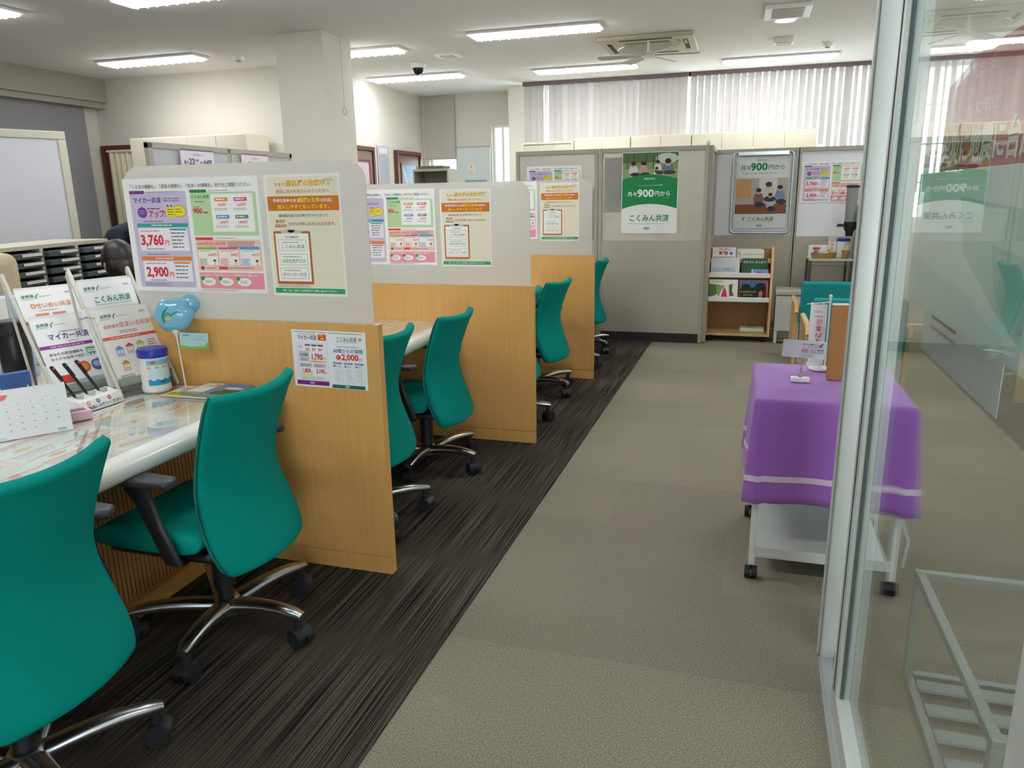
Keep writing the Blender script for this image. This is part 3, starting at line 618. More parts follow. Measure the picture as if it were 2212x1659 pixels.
def poster_900_frame():
    q = Flat(500, 690, '#d9dcdb'); q.text('家族の安心', 250, 34, 22, '#7a9a8a', al='c', bold=.01)
    q.text('月々', 40, 102, 52, '#4a6a5c', bold=.02).text('900', 136, 92, 98, '#1c7a54', bold=.035, fit=160).text('円から', 302, 100, 54, '#4a6a5c', bold=.02)
    q.bars(60, 150, 380, 1, 6, '#a8b4ae', 10); family_photo(q, 6, 200, 488, 340, False); q.rect(6, 540, 488, 8, '#2a7a4a', 4)
    q.text('こくみん共済', 130, 600, 46, '#1c8a5c', bold=.03, fit=250).rect(130, 628, 250, 2, '#8ab8a0', 3).rect(220, 652, 52, 22, '#9aa8a8', 3, 2)
    q.poly([(80, 600), (88, 585), (104, 578), (112, 582), (98, 588), (92, 606), (90, 620)], '#5a6a64', 3)
    return q
def copy_sheet(o, loc, rz, label, group=None, s=1):
    c = o.copy(); COL.objects.link(c); c.location = loc; c.rotation_euler = (0, 0, rz); c.scale = (s, s, s); c['label'] = label
    if group: c['group'] = group
    return c

# ------------------------------------------------------------------ counter dividers
def divider(y, xr, hp, at, xl, label):
    t = thing('counter_divider', label, 'divider', (xr, y, 0), 0, 'wooden counter dividers with frosted screens')
    L = xr - xl
    B().box(-L, 0, 0, .038, .075, hp).box(-L, 0, .001, .037, 0, .073).build('wood_panel', WOOD, t, bevel=.0015)
    B().box(-L, .001, -.001, .039, hp, hp + .004).build('top_edging', WOODL, t, smooth=0)
    zb, r = hp + .004, .075; pts = [(-L + .0, zb), (-.02, zb), (-.02, at - r)]
    pts += [(-.02 - r + r * math.cos(a), at - r + r * math.sin(a)) for a in [PI / 2 * k / 8 for k in range(1, 9)]]
    pts += [(-L + r - r * math.sin(a), at - r + r * math.cos(a)) for a in [PI / 2 * k / 8 for k in range(0, 9)]]
    B().prism(pts, 'y', .016, .021).build('frosted_screen', FROST, t, smooth=0)
    return t
DV = [(2.311, -1.2, .958, 1.52, -2.22), (3.929, -1.08, .906, 1.467, -2.2), (5.527, -1.05, .947, 1.496, -2.2)]
for d, lb in zip(DV, ('nearest oak counter divider with frosted screen and a price leaflet on its wood', 'middle oak counter divider with frosted screen, second from the front', 'farthest oak counter divider with frosted screen, before the grey partition')): divider(*d, lb)
PO = poster_orange(); PB = poster_big()
po = PO.build('poster', None, (-1.613, 2.311 + .0155, 1.056)); tag(po, 'cream and orange health poster taped on the nearest frosted screen', 'poster', 'cream and orange health posters')
copy_sheet(po, (-1.617, 3.929 + .0155, 1.012), 0, 'cream and orange health poster on the middle frosted screen'); copy_sheet(po, (-1.465, 5.527 + .0155, 1.058), 0, 'cream and orange health poster on the farthest frosted screen')
pb = PB.build('poster', None, (-2.225, 2.311 + .0155, 1.062)); tag(pb, 'wide white price poster with 3,760 and 2,900 on the nearest frosted screen', 'poster', 'wide white price posters')
pb.scale = (.985, 1, .985)
copy_sheet(pb, (-2.243, 3.929 + .0155, 1.018), 0, 'wide white price poster on the middle frosted screen'); copy_sheet(pb, (-2.085, 5.527 + .0155, 1.07), 0, 'wide white price poster mostly hidden on the farthest frosted screen')
lf = leaflet_a4().build('leaflet', None, (-1.548, 2.3095, .727), (0, math.radians(.6), 0)); tag(lf, 'landscape leaflet with 1,790 and 2,000 prices stuck on the nearest wood divider', 'leaflet')

# ------------------------------------------------------------------ counters
def counter(y0, y1, xf, label, mats=True, depth=.66):
    t = thing('counter_desk', label, 'desk', (xf, y0, 0), 0, 'white counters between the dividers'); L = y1 - y0
    pts = [(-depth, .70), (-.035, .70)] + [(-.035 + .035 * math.sin(a), .665 + .035 * math.cos(a)) for a in [PI / 8 * k for k in range(1, 8)]] + [(-.045, .63), (-.06, .655), (-depth, .655)]
    B().prism(pts, 'y', 0, L).build('desktop', WHITEL, t, smooth=40)
    B().box(-.36, -.335, .0, L, .07, .654).build('fluted_panel', WOODF, t, smooth=0)
    B().box(-.355, -.31, .0, L, .006, .069).build('plinth', WOOD, t, smooth=0)
    return t
counter(.3, 2.305, -1.6, 'white topped counter in the nearest bay, with brochures and calendar on it')
counter(2.352, 3.925, -1.54, 'white topped counter in the second bay behind the nearest divider')
counter(3.97, 5.523, -1.42, 'white topped counter in the third bay, showing only its rounded edge'); counter(5.568, 7.1, -1.42, 'counter in the farthest bay before the grey partition, mostly hidden')
def desk_mat(x, y, wd, ln, label, seed, z=.7002):
    r = random.Random(seed); q = Flat(ln, wd, '#eeeeec', th=.0006)
    pal = ('#f3c9b6', '#efb498', '#eba49c', '#f3dcc0', '#ebdfa8', '#f4e6da')
    n = 4; pw = ln / n
    for i in range(n):
        u = i * pw + 8; W = pw - 16; q.rect(u, 10, W, wd - 20, r.choice(('#f3ece4', '#f4eee8', '#f1f0ee')), 1)
        q.rect(u, 10, W, 30, r.choice(pal), 2).text(('保障', '共済', '安心', '掛金')[i], u + W / 2, 25, 20, '#f8f4f0', 3, 'c', .03)
        cols = 3; cw = W / cols
        for c in range(cols):
            yy = 52
            while yy < wd - 60:
                h = r.uniform(40, 90); xx = u + c * cw + 5
                q.rect(xx, yy, cw - 10, h - 10, r.choice(('#f8f4f0', '#f6e6dc', '#f2f2f0', '#f5ddd6')), 2); q.rect(xx, yy, cw - 10, 9, r.choice(pal), 3)
                if r.random() < .35: q.ell(xx + cw * .5, yy + h * .5, cw * .2, h * .2, r.choice(('#efcf74', '#ec9d6c', '#ecb878')), 3)
                else: q.bars(xx + 6, yy + 14, cw - 26, max(1, int((h - 26) / 8)), 8, r.choice(('#d0a498', '#b8b0b0', '#dc9a86')), 2.2, 3)
                yy += h
    t = thing('desk_mat', label, 'desk mat', (x, y, z), 0, 'clear desk mats over printed sheets on the counters')
    q.build('printed_sheet', t, (0, 0, 0), (-PI / 2, 0, PI / 2))
    B().box(-wd / 1000 - .004, .004, -.004, ln / 1000 + .004, .0022, .0036).build('clear_cover', GLASS, t, smooth=0); return t
# rotated: local x -> +y, local up(z) -> -x
desk_mat(-1.655, .35, 400, 1900, 'printed price sheets under a clear mat on the nearest counter', 5)
desk_mat(-1.60, 2.42, 440, 1480, 'printed orange sheets under a clear mat on the second counter', 9)

# ------------------------------------------------------------------ chairs
def make_chair(label):
    t = thing('office_chair', label, 'chair', (0, 0, 0), 0, 'green office chairs along the counter')
    zs = [.30, .33, .38, .43, .50, .56, .62, .69, .76, .81, .845, .862]
    px = {.30: .178, .33: .168, .38: .148, .43: .128, .50: .106, .56: .098, .62: .103, .69: .122, .76: .148, .81: .168, .845: .184, .862: .193}
    hw = {.30: .182, .33: .198, .38: .208, .43: .206, .50: .197, .56: .186, .62: .180, .69: .183, .76: .190, .81: .194, .845: .197, .862: .196}
    nu = 11; vs = []; N = nu + 1
    for z in zs:
        for i in range(N):
            u = -1 + 2 * i / nu; zz = z - (.012 * (1 - u * u) if z > .84 else 0)
            vs.append((px[z] + .048 * (1 - u * u), hw[z] * u, zz))
    fs = [(r * N + i, r * N + i + 1, (r + 1) * N + i + 1, (r + 1) * N + i) for r in range(len(zs) - 1) for i in range(nu)]
    edge = [vs[i] for i in range(N)] + [vs[r * N + nu] for r in range(1, len(zs))] + [vs[(len(zs) - 1) * N + i] for i in range(nu - 1, -1, -1)] + [vs[r * N] for r in range(len(zs) - 2, 0, -1)]
    bk = B().add(vs, fs).build('backrest', TEAL, t, smooth=180, fix=False)
    md = bk.modifiers.new('solid', 'SOLIDIFY'); md.thickness = .034; md.offset = 0; md2 = bk.modifiers.new('sub', 'SUBSURF'); md2.levels = 1; md2.render_levels = 2
    B().tube([(x - .010, y * .975, z + (.012 if z < .32 else -.006 if z > .84 else 0)) for x, y, z in edge], .005, 6, closed=True).build('piping', TEALP, bk)
    # seat
    b = B(); prof = [(-.30, .40), (-.29, .37), (.10, .375), (.11, .41), (.09, .445), (-.1, .45), (-.26, .445)]
    rows_ = []
    for j, (k, dz) in enumerate(((-.228, -.03), (-.215, 0), (-.1, -.004), (.1, -.004), (.215, 0), (.228, -.03))):
        sh = .9 if abs(k) > .23 else 1
        rows_.append([(-.06 + (x + .06) * sh, k, z + (dz if z > .4 else 0)) for x, z in prof])
    V = [p for r in rows_ for p in r]; n = len(prof); F = [(r * n + i, r * n + (i + 1) % n, (r + 1) * n + (i + 1) % n, (r + 1) * n + i) for r in range(5) for i in range(n)] + [tuple(range(n - 1, -1, -1)), tuple(5 * n + i for i in range(n))]
    B().add(V, F).build('seat', TEAL, t, sub=2, smooth=180)
    B().box(-.24, .15, -.2, .2, .345, .372).box(-.12, .12, -.09, .09, .31, .345).build('seat_pan', BLK, t, bevel=.012)
    B().tube([(.05, 0, .335), (.12, 0, .335), (.155, 0, .36), (.145, 0, .44)], [.02, .02, .018, .014], 12, sy=1.8, sx=1).build('back_bracket', BLK, t)
    for sgn in (-1, 1):
        y = .262 * sgn
        pts = []
        ap = B().prism([(-.20, -.02), (-.17, -.034), (.0, -.036), (.08, -.03), (.10, .0), (.08, .03), (.0, .036), (-.17, .034), (-.20, .02)], 'z', .612, .636).xf(Matrix.Translation((0, y, 0))).build('armrest', ARMP, t, bevel=.009, seg=3)
        B().tube([(-.05, y, .612), (-.02, y, .56), (.01, y, .48), (.035, y, .42), (.045, y * .97, .375), (.02, y * .8, .35), (0, y * .5, .345)], [.03, .024, .021, .022, .024, .022, .018], 12, sx=.6, sy=1.3).build('arm_support', BLK, ap)
    B().cyl((0, 0, .1), (0, 0, .33), .026).cyl((0, 0, .16), (0, 0, .31), .034).cyl((0, 0, .045), (0, 0, .07), .024).build('gas_column', BLK, t)
    B().lathe([(.03, .062), (.05, .068), (.052, .1), (.036, .118), (.028, .122)]).build('base_hub', CHROME, t)
    # star leg (points along +x)
    K = 9; vs = []; n = 12
    for k in range(K):
        s = k / (K - 1); x = .03 + .275 * s; z = .092 + .024 * math.sin(s * PI * .75) - .004 * s; wd = .033 - .012 * s; hg = .022 - .007 * s
        if k == K - 1: wd *= .8; hg *= .7
        for j in range(n):
            a = 2 * PI * j / n; vs.append((x, wd * math.copysign(abs(math.cos(a)) ** .7, math.cos(a)), z + hg * math.copysign(abs(math.sin(a)) ** .7, math.sin(a))))
    fs = [(k * n + j, k * n + (j + 1) % n, (k + 1) * n + (j + 1) % n, (k + 1) * n + j) for k in range(K - 1) for j in range(n)] + [tuple(range(n - 1, -1, -1)), tuple((K - 1) * n + j for j in range(n))]
    leg = B().add(vs, fs).build('leg', CHROME, t, smooth=50)
    cb = B().cyl((.285, 0, .05), (.285, 0, .098), .013)
    cb.cyl((.288, -.030, .032), (.288, -.005, .032), .031, n=24).cyl((.288, .005, .032), (.288, .030, .032), .031, n=24).box(.268, .29, -.006, .006, .02, .06)
    hood = [(.288 + .034 * math.cos(a), .03 + .034 * math.sin(a)) for a in [math.radians(20 + 17 * k) for k in range(9)]]; hood += [(.288 + .030 * math.cos(a), .03 + .030 * math.sin(a)) for a in [math.radians(20 + 17 * k) for k in range(8, -1, -1)]]
    cb.prism(hood, 'y', -.024, .024)
    cs = cb.build('caster', mat('dark_grey_caster', '#26282d', .42), leg, smooth=40)
    legs = [leg]
    for k in range(4):
        l2 = leg.copy(); COL.objects.link(l2); l2.parent = t; c2 = cs.copy(); COL.objects.link(c2); c2.parent = l2; legs.append(l2)
    for k, l in enumerate(legs): l.rotation_euler = (0, 0, k * 2 * PI / 5)
    return t
CH = make_chair('green office chair at the nearest counter, cut by the left edge of the photo'); index_kids()
def chair(first, x, y, yaw, cang, dz, label):
    c = CH if first else dup(CH, (0, 0, 0), 0, label)
    c.location = (x, y, 0.006); c.rotation_euler = (0, 0, yaw); k = 0
    for ch in [o for o in bpy.data.objects if o.parent == c]:
        if ch.name.startswith('leg'): ch.rotation_euler = (0, 0, cang - yaw + k * 2 * PI / 5); k += 1
        elif not ch.name.startswith('base_hub'): ch.location = (0, 0, dz if not ch.name.startswith('gas') else min(dz, 0))
    for ch in [o for o in bpy.data.objects if o.parent and o.parent.parent == c and o.name.startswith('caster')]:
        a = random.uniform(-.9, .9); M = Matrix.Translation((.285, 0, 0)) @ Matrix.Rotation(a, 4, 'Z') @ Matrix.Translation((-.285, 0, 0)); ch.matrix_local = M
dg = math.radians
chair(True, -1.585, 1.11, 0, dg(50), .0, '')
chair(False, -1.57, 1.84, 0, dg(-5), .0, 'green office chair in front of the nearest wood divider, its whole base showing')
chair(False, -1.55, 2.74, 0, dg(36), .0, 'green office chair partly hidden behind the nearest wood divider')
chair(False, -1.54, 3.45, dg(-3), dg(-13), -.03, 'green office chair in front of the middle wood divider, its arm and base showing')
chair(False, -1.40, 4.34, 0, dg(8), -.02, 'green office chair hidden behind the middle divider, only its back edge showing')
chair(False, -1.39, 5.08, dg(-11), dg(-26), -.045, 'green office chair standing against the farthest wood divider')
chair(False, -1.37, 5.92, 0, dg(-4), -.03, 'green office chair hidden behind the farthest divider, only casters showing')
chair(False, -1.375, 6.6, 0, dg(-28), -.03, 'green office chair beside the grey partition in the farthest bay')

# ------------------------------------------------------------------ things on the nearest counter
ZD = .7044
def holder(x, y, rz, lean, label):
    t = thing('brochure_stand', label, 'brochure stand', (x, y, ZD), rz, 'clear brochure stands on the nearest counter')
    W = .218; tn = math.tan(lean); xt = -.085 - .30 * tn - .012
    for yy in (-.008, W - .002):
        B().tube([(.035, yy, .006), (.025, yy, .02), (xt, yy, .435), (xt - .006, yy, .442)], .007, 10).tube([(-.15, yy, .006), (-.15, yy, .02), (xt - .012, yy, .43), (xt - .006, yy, .442)], .005, 10).build('side_rail', STANDM, t)
    for zz, dx in ((.03, 0), (.128, -.085)):
        B().box(-.04 + dx, .012 + dx, .0, W - .01, zz, zz + .004).box(.010 + dx, .013 + dx, .0, W - .01, zz + .004, zz + (.035 if dx == 0 else .012)).build('shelf', CLEARP, t, smooth=0)
    B().box(-.14, .03, .0, W - .01, 0, .004).build('stand_base', CLEARP, t, smooth=0)
    return t
STANDM = mat('milky_plastic', '#cfcdc2', .35)
RA = (-2.28, 1.95, dg(-20), dg(30)); RB = (-2.15, 2.093, dg(-17), dg(21))
holder(*RA, 'left clear brochure stand with two tiers beside the calendar'); holder(*RB, 'right clear brochure stand with two tiers behind the wipes canister')
def brochure(kind):
    q = Flat(205, 290, '#f5f6f8')
    q.text('全労済', 16, 26, 14, '#3f8f6c', bold=.04).rect(14, 37, 40, 1, '#3f8f6c', 3).poly([(62, 34), (65, 24), (72, 18), (78, 19), (71, 23), (67, 30), (67, 38)], '#4a9a70', 3).bars(76, 28, 50, 1, 4, '#9aa49e', 1.8).bars(166, 18, 26, 2, 4, '#77777c', 1.6)
    if kind == 'orange':
        q.text('◎せいめい共済', 104, 66, 24, '#e58a4c', al='c', bold=.02, fit=140).bars(58, 84, 84, 1, 4, '#8a7a70', 1.8).rect(40, 96, 46, 9, '#e0a070', 2, 4).rect(98, 96, 46, 9, '#d89a80', 2, 4).rect(0, 122, 205, 13, '#ea8f3c', 2).bars(30, 126, 140, 1, 5, '#fbe0c0', 4)
        q.bars(20, 160, 160, 5, 12, '#a0a0a4', 3)
    elif kind == 'purple':
        q.bars(84, 56, 90, 1, 4, '#77707c', 2.4).text('マイカー共済', 110, 76, 27, '#6a3a8e', al='c', bold=.03, fit=142).bars(100, 96, 44, 1, 4, '#8a808c', 2).rect(0, 106, 205, 13, '#9a3aa0', 2).bars(36, 111, 150, 1, 5, '#e4c0e6', 4)
        q.text('あなたの安全運転を、', 22, 142, 13, '#4a4a50', bold=.02).text('おトクな掛金で応援します!', 22, 160, 13, '#4a4a50', bold=.02).rect(148, 132, 38, 24, '#58b080', 2, 2).rect(151, 140, 32, 12, '#f2f6f2', 3).bars(154, 144, 26, 1, 4, '#58b080', 3, 4)
        q.ell(122, 204, 20, 22, '#e0643c', 2).ell(122, 204, 14, 13, '#f09a50', 3).ell(166, 204, 20, 22, '#5a6ab0', 2).ell(166, 200, 14, 12, '#aab4dc', 3)
        for k, c in enumerate(('#6a6a8a', '#d86a86', '#6ab080', '#7a80a8')): q.rect(194, 128 + k * 38, 11, 34, c, 2)
        q.rect(0, 246, 205, 44, '#b9cfc6', 2).bars(14, 254, 130, 4, 8, '#7fa494', 3); q.rect(34, 224, 40, 30, '#cf4038', 3)
    elif kind == 'green':
        q.text('こくみん共済', 110, 72, 28, '#2f8f6c', al='c', bold=.03, fit=140).rect(40, 90, 142, 1.2, '#2f8f6c', 3).rect(0, 128, 205, 12, '#2c8a5a', 2); q.bars(20, 160, 160, 5, 12, '#a0a0a4', 3)
    else:
        q.rect(0, 0, 205, 290, '#f2efe9', .5);         q.text('全労済の', 16, 66, 15, '#d8606a', bold=.015).text('住まいる共済', 76, 64, 22, '#df3a48', bold=.03, fit=118).bars(70, 86, 84, 2, 6, '#8a8480', 2.2).rect(0, 104, 205, 12, '#e8684a', 2).bars(30, 108, 140, 1, 5, '#fad0c0', 4)
        for x, y, c, c2 in ((34, 140, '#7a8ec8', '#b8c0e0'), (74, 134, '#c04a58', '#e4c8c4'), (116, 130, '#a8c070', '#d8dca0'), (40, 196, '#d88a58', '#e8c8a0')):
            q.poly([(x - 4, y + 14), (x + 14, y), (x + 32, y + 14)], c, 3).rect(x, y + 14, 28, 28, c2, 2).rect(x + 5, y + 20, 7, 8, '#f6f6f2', 3).rect(x + 16, y + 20, 7, 8, '#f6f6f2', 3)
        q.bars(160, 134, 34, 3, 9, '#77757a', 3).bars(160, 170, 34, 3, 9, '#9a989c', 3).ell(150, 196, 9, 26, '#88b070', 2).bars(20, 252, 60, 2, 7, '#8fb098', 4)
    return q
def put_brochure(R, q, kind, tier, label, j=0):
    o = q.build('brochure', None); M0 = Matrix.Translation((R[0], R[1], ZD)) @ Matrix.Rotation(R[2], 4, 'Z')
    zz, dx = ((.0345, 0), (.1325, -.085))[tier]
    lean = Matrix.Rotation(-R[3], 4, 'Y')      # top leans towards -x
    M = M0 @ Matrix.Translation((.0 + dx - .006 * j, .004 + .003 * j - (.012 * j if R is RB and tier == 0 else 0), zz)) @ lean @ Matrix.Rotation(PI / 2, 4, 'Z')
    o.matrix_world = M; tag(o, label, 'brochure', 'brochures in the clear stands'); return o
for R, k0, k1, nm0, nm1 in ((RA, 'purple', 'orange', 'front brochure with purple band in the left brochure stand', 'white brochure with orange band on the upper tier of the left stand'),
                            (RB, 'red', 'green', 'cream brochure with red title and little houses in the right stand', 'white brochure with green title on the upper tier of the right stand')):
    put_brochure(R, brochure(k0), k0, 0, nm0); put_brochure(R, brochure(k1), k1, 1, nm1)
    for tier, nm in ((0, 'lower'), (1, 'upper')):
        for j in (1, 2, 3):
            q = Flat(203, 293 + 2 * j, ('#eff0ee', '#e6e3dc', '#f2f2f0')[j - 1]); q.text('全労済', 16, 20, 14, '#3f8f6c', bold=.04); q.rect(0, 30, 203, 3, ('#9a3aa0', '#e58a4c', '#6ab080')[(j + tier) % 3], 2)
            put_brochure(R, q, '', tier, 'brochure stacked behind the front one, %s tier of the %s stand' % (nm, 'left' if R is RA else 'right'), j)
# calendar
def calendar(loc, rz, label, big=True):
    t = thing('desk_calendar', label, 'calendar', loc, rz)
    q = Flat(250, 150, '#eef1f6')
    q.text('August', 34, 22, 13, '#8f98a6', bold=0, z=3)
    n = 12; q.poly([(78 + 17 * math.cos(PI * i / n), 14 + 15 * math.sin(PI * i / n)) for i in range(n, -1, -1)], '#ec7a80', 3).poly([(78 + 19 * math.cos(PI * i / n), 14 + 18 * math.sin(PI * i / n)) for i in range(n, -1, -1)], '#f0b8b8', 2)
    d = 1
    for r in range(5):
        q.rect(12, 34 + r * 20, 226, .5, '#d0d6e0', 2)
        for c in range(7):
            if r == 0 and c < 2: continue
            if d <= 31: q.text(str(d), 22 + c * 32, 44 + r * 20, 8, '#d07a80' if c == 0 else '#7d8694', bold=0, z=3); d += 1
    q.text('全労済', 208, 142, 8, '#4fae92', bold=.03); q.bars(14, 142, 80, 2, 3, '#c0c6d0', 1)
    a = q.build('calendar_page', t); a.rotation_euler = (dg(-16), 0, 0)
    b = B().box(0, .25, .0, .0016, 0, .15).build('back_card', WHITE, t, smooth=0); b.location = (0, .088, 0); b.rotation_euler = (dg(16), 0, 0)
    b = B()
    for i in range(17):
        if 5 < i < 10: continue
        x = .012 + i * .0142; b.tube([(x, .0444 + .007 * math.cos(k * PI / 4), .144 + .007 * math.sin(k * PI / 4)) for k in range(8)], .0012, 5, closed=True)
    b.build('ring_binding', WHITE, t); return t
calendar((-2.122, 1.527, ZD), math.atan2(.151, .106), 'white desk calendar for August with a red melon slice on the nearest counter')
# pen stand with three pens
t = thing('pen_stand', 'white pen stand with three coloured dots and black lettering', 'pen stand', (-2.085, 1.875, ZD), PI / 2)
B().prism([(0, 0), (.078, 0), (.078, .05), (.015, .038)], 'x', 0, .178).build('stand_body', WHITE, t, bevel=.004)
q = Flat(172, 36, '#f2f3f3', th=.0003)
for x, c, s in ((30, '#e58a4a', '黒'), (70, '#3a5a9a', '青'), (118, '#cf3a5a', '赤')): q.ell(x, 10, 7.5, 7.5, c, 1).text(s, x, 10, 9, '#ffffff', 2, 'c')
q.text('ご自由にお使いください', 86, 27, 13.5, '#2c2c30', al='c', bold=.03, fit=160)
a = q.build('front_label', t); a.location = (.003, .0005, .003); a.rotation_euler = (dg(-21), 0, 0)
for k, (dx, c, cn) in enumerate(((.035, '#d84a3a', 'red'), (.085, '#3a6ac0', 'blue'), (.135, '#d83a5a', 'pink'))):
    B().lathe([(.012, .04), (.014, .052), (.012, .055)], (dx, .048, 0)).build('pen_hole_ring', CLEARP, t)
    p = thing('pen', 'dark ballpoint pen with a %s dot, %s in the white pen stand' % (cn, ('left', 'middle', 'right')[k]), 'pen', (-2.085 - .048, 1.875 + dx, ZD + .022), 0, 'pens in the white pen stand')
    p.rotation_euler = (dg(14), dg(-24), 0)
    B().cyl((0, 0, 0), (0, 0, .14), .0045, .0055, 12).build('barrel', BLK, p); B().cyl((0, 0, .14), (0, 0, .155), .0065, .005, 12).box(.005, .008, -.003, .003, .10, .15).build('cap', BLK, p)
    B().ball((.0065, 0, .143), .0042).build('colour_dot', mat('dot_' + cn, c, .4), p)
# pink eraser box
o = B().box(0, .085, 0, .055, 0, .032).build('tissue_pack', mat('pale_pink_card', '#e7c4d4', .5), None, bevel=.004, loc=(-2.05, 1.765, ZD), rot=(0, 0, dg(62))); tag(o, 'small pale pink box between calendar and pen stand', 'box')
B().box(.01, .07, .012, .042, .032, .034).build('box_flap', mat('dark_pink_card', '#8a6a78', .6), o, smooth=0)
o = B().lathe([(.055, 0), (.062, .02), (.058, .045), (.04, .07), (.015, .082)], (0, 0, 0)).build('dispenser', mat('pink_plastic', '#ef9dae', .35), None, loc=(-2.22, 1.66, ZD)); tag(o, 'rounded pink plastic dispenser behind the desk calendar', 'dispenser')
# wipes canister
t = thing('wipes_canister', 'white wipes canister with blue lid on the nearest counter', 'canister', (-2.075, 2.20, ZD))
B().lathe([(.046, 0), (.051, .006), (.052, .02), (.049, .028), (.049, .125), (.05, .135)], n=36).build('canister_body', WHITE, t)
def wrapband(z0, z1, a0, a1, col, r=.0497, wave=0):
    b = B(); n = 24; vs = []
    for i in range(n + 1):
        a = a0 + (a1 - a0) * i / n; zt = z1 + wave * math.sin(i * .9)
        vs += [(r * math.cos(a), r * math.sin(a), z0), (r * math.cos(a), r * math.sin(a), zt)]
    b.add(vs, [(2 * i, 2 * i + 2, 2 * i + 3, 2 * i + 1) for i in range(n)]); return b
for (z0, z1, a0, a1, c, r, wv, nm) in ((.106, .124, -1.35, .5, '#79c4e4', .0496, 0, 'label_band'), (.030, .050, -1.35, .5, '#2f9fd8', .0496, .003, 'label_band'), (.052, .090, -1.3, .45, '#cfeaf2', .0494, 0, 'label_field'), (.098, .100, -1.35, .5, '#e6d84a', .0498, .002, 'label_stripe'), (.093, .095, -1.35, .5, '#e08ab0', .0498, .002, 'label_stripe'), (.112, .121, -1.05, -.75, '#e0485a', .0499, 0, 'red_mark'), (.04, .046, -.5, -.15, '#1d5a9a', .05, 0, 'navy_mark')):
    wrapband(z0, z1, a0, a1, c, r, wv).build(nm, paper(c), t, fix=False)
B().lathe([(.052, .132), (.0535, .136), (.0535, .158), (.05, .164), (.02, .168)], n=36).build('lid', mat('blue_lid', '#2b3bb0', .3), t)
# balloon on a stick
def balloon(x, y, z, label, zb):
    t = thing('balloon', label, 'balloon', (x, y, z), dg(25), 'blue cloud shaped balloons')
    b = B(); nl = 6; N = 48; K = 12; vs = []
    for i in range(K + 1):
        a = -PI / 2 + PI * i / K
        for j in range(N):
            q = 2 * PI * j / N; rr = .071 * (1 + .10 * abs(math.cos(q * nl / 2)) - .05); dd = .034 * math.sin(a)
            vs.append((rr * math.cos(a) * math.cos(q), dd, rr * .88 * math.cos(a) * math.sin(q)))
    b.add(vs, [(i * N + j, i * N + (j + 1) % N, (i + 1) * N + (j + 1) % N, (i + 1) * N + j) for i in range(K) for j in range(N)])
    b.build('balloon_skin', mat('blue_foil', '#7cc0e2', .2, coat=.5), t, smooth=50)
    B().ball((.052, .03, .034), (.036, .026, .036)).build('balloon_lobe', mat('blue_foil'), t)
    pts = [(-.032, -.0285, -.012), (-.034, -.029, .012), (-.022, -.0305, .03)]
    m = B().tube([(-.026, -.031, -.026), (-.032, -.0305, -.004), (-.024, -.031, .018), (-.010, -.030, .033)], [.002, .005, .005, .001], 8).tube([(-.026, -.032, .0), (-.012, -.0335, .012), (.0, -.034, .002), (.010, -.033, .012), (.024, -.031, .016), (.034, -.029, .006)], [.001, .004, .004, .003, .003, .001], 8)
    m.build('green_logo_stroke', mat('green_ink', '#2f9a72', .4), t); B().ball((-.010, -.034, -.010), (.010, .002, .006)).build('yellow_mark', mat('yellow_ink', '#d8cc4a', .4), t)
    B().lathe([(.004, -.085), (.006, -.075), (.016, -.058), (.017, -.054)], n=16).build('balloon_cup', WHITE, t)
    B().cyl((0, 0, -.07), (.01, 0, zb), .003, n=8).build('stick', WHITE, t)
    return t
balloon(-2.0, 2.25, .985, 'blue cloud shaped balloon on a white stick before the nearest divider', -.281)
balloon(-2.05, 4.25, .88, 'blue balloon seen blurred through the middle frosted screen', -.179)
q = Flat(108, 58, '#a9d3da', th=.0006); q.text('全労済', 14, 9, 8, '#3f8f7c', bold=.02).poly([(0, 46), (40, 52), (80, 48), (108, 34), (108, 58), (0, 58)], '#7cc05a', 1).text('ピットくん', 52, 24, 9, '#7d9a9a', bold=0).rect(52, 34, 44, 14, '#cfe0dc', 2).bars(56, 37, 36, 2, 5, '#8aa4a4', 2)
t2 = q.build('name_card', None, (-1.985, 2.245, .862), (0, dg(2), dg(14))); tag(t2, 'small sky blue card clipped to the balloon stick', 'card')
# booklets by the divider
def booklet(x, y, z, rz, w, h, th, cover, label, pages='#e9e7e0'):
    t = thing('booklet', label, 'booklet', (x, y, z), rz, 'booklets lying before the nearest divider')
    B().box(0, w, 0, h, .0006, th).build('page_block', paper(pages), t, smooth=0)
    cover.build('front_cover', t, (0, 0, th + .0006), (-PI / 2, 0, 0)); return t
q = Flat(210, 148, '#efeccf'); q.rect(4, 90, 130, 50, '#e6df5a', 1).bars(14, 100, 110, 4, 9, '#8a9a4a', 4).rect(20, 30, 90, 40, '#e8b0c0', 1).bars(60, 36, 100, 3, 10, '#c06a86', 4)
booklet(-2.0, 2.13, ZD, dg(2), .21, .148, .003, q, 'thin yellow and white leaflet under the landscape booklet')
q = Flat(210, 148, '#d8d4c8'); q.rect(90, 0, 120, 148, '#6f8fb8', 1).rect(120, 100, 90, 48, '#5f6a3e', 2).ell(165, 60, 40, 16, '#c8d4e4', 2).ell(180, 96, 40, 20, '#4f5a34', 3).rect(0, 0, 90, 148, '#9aae90', 1).poly([(10, 20), (80, 10), (86, 130), (16, 140)], '#e6e6da', 2).text('くらし', 20, 50, 22, '#3f5a44', z=3, bold=.03).poly([(60, 30), (70, 22), (84, 34), (66, 40)], '#cf5a3a', 3)
booklet(-1.925, 2.15, ZD + .0046, dg(-3), .21, .148, .012, q, 'thick booklet with a blue sky landscape cover by the nearest divider', '#7f8f80')
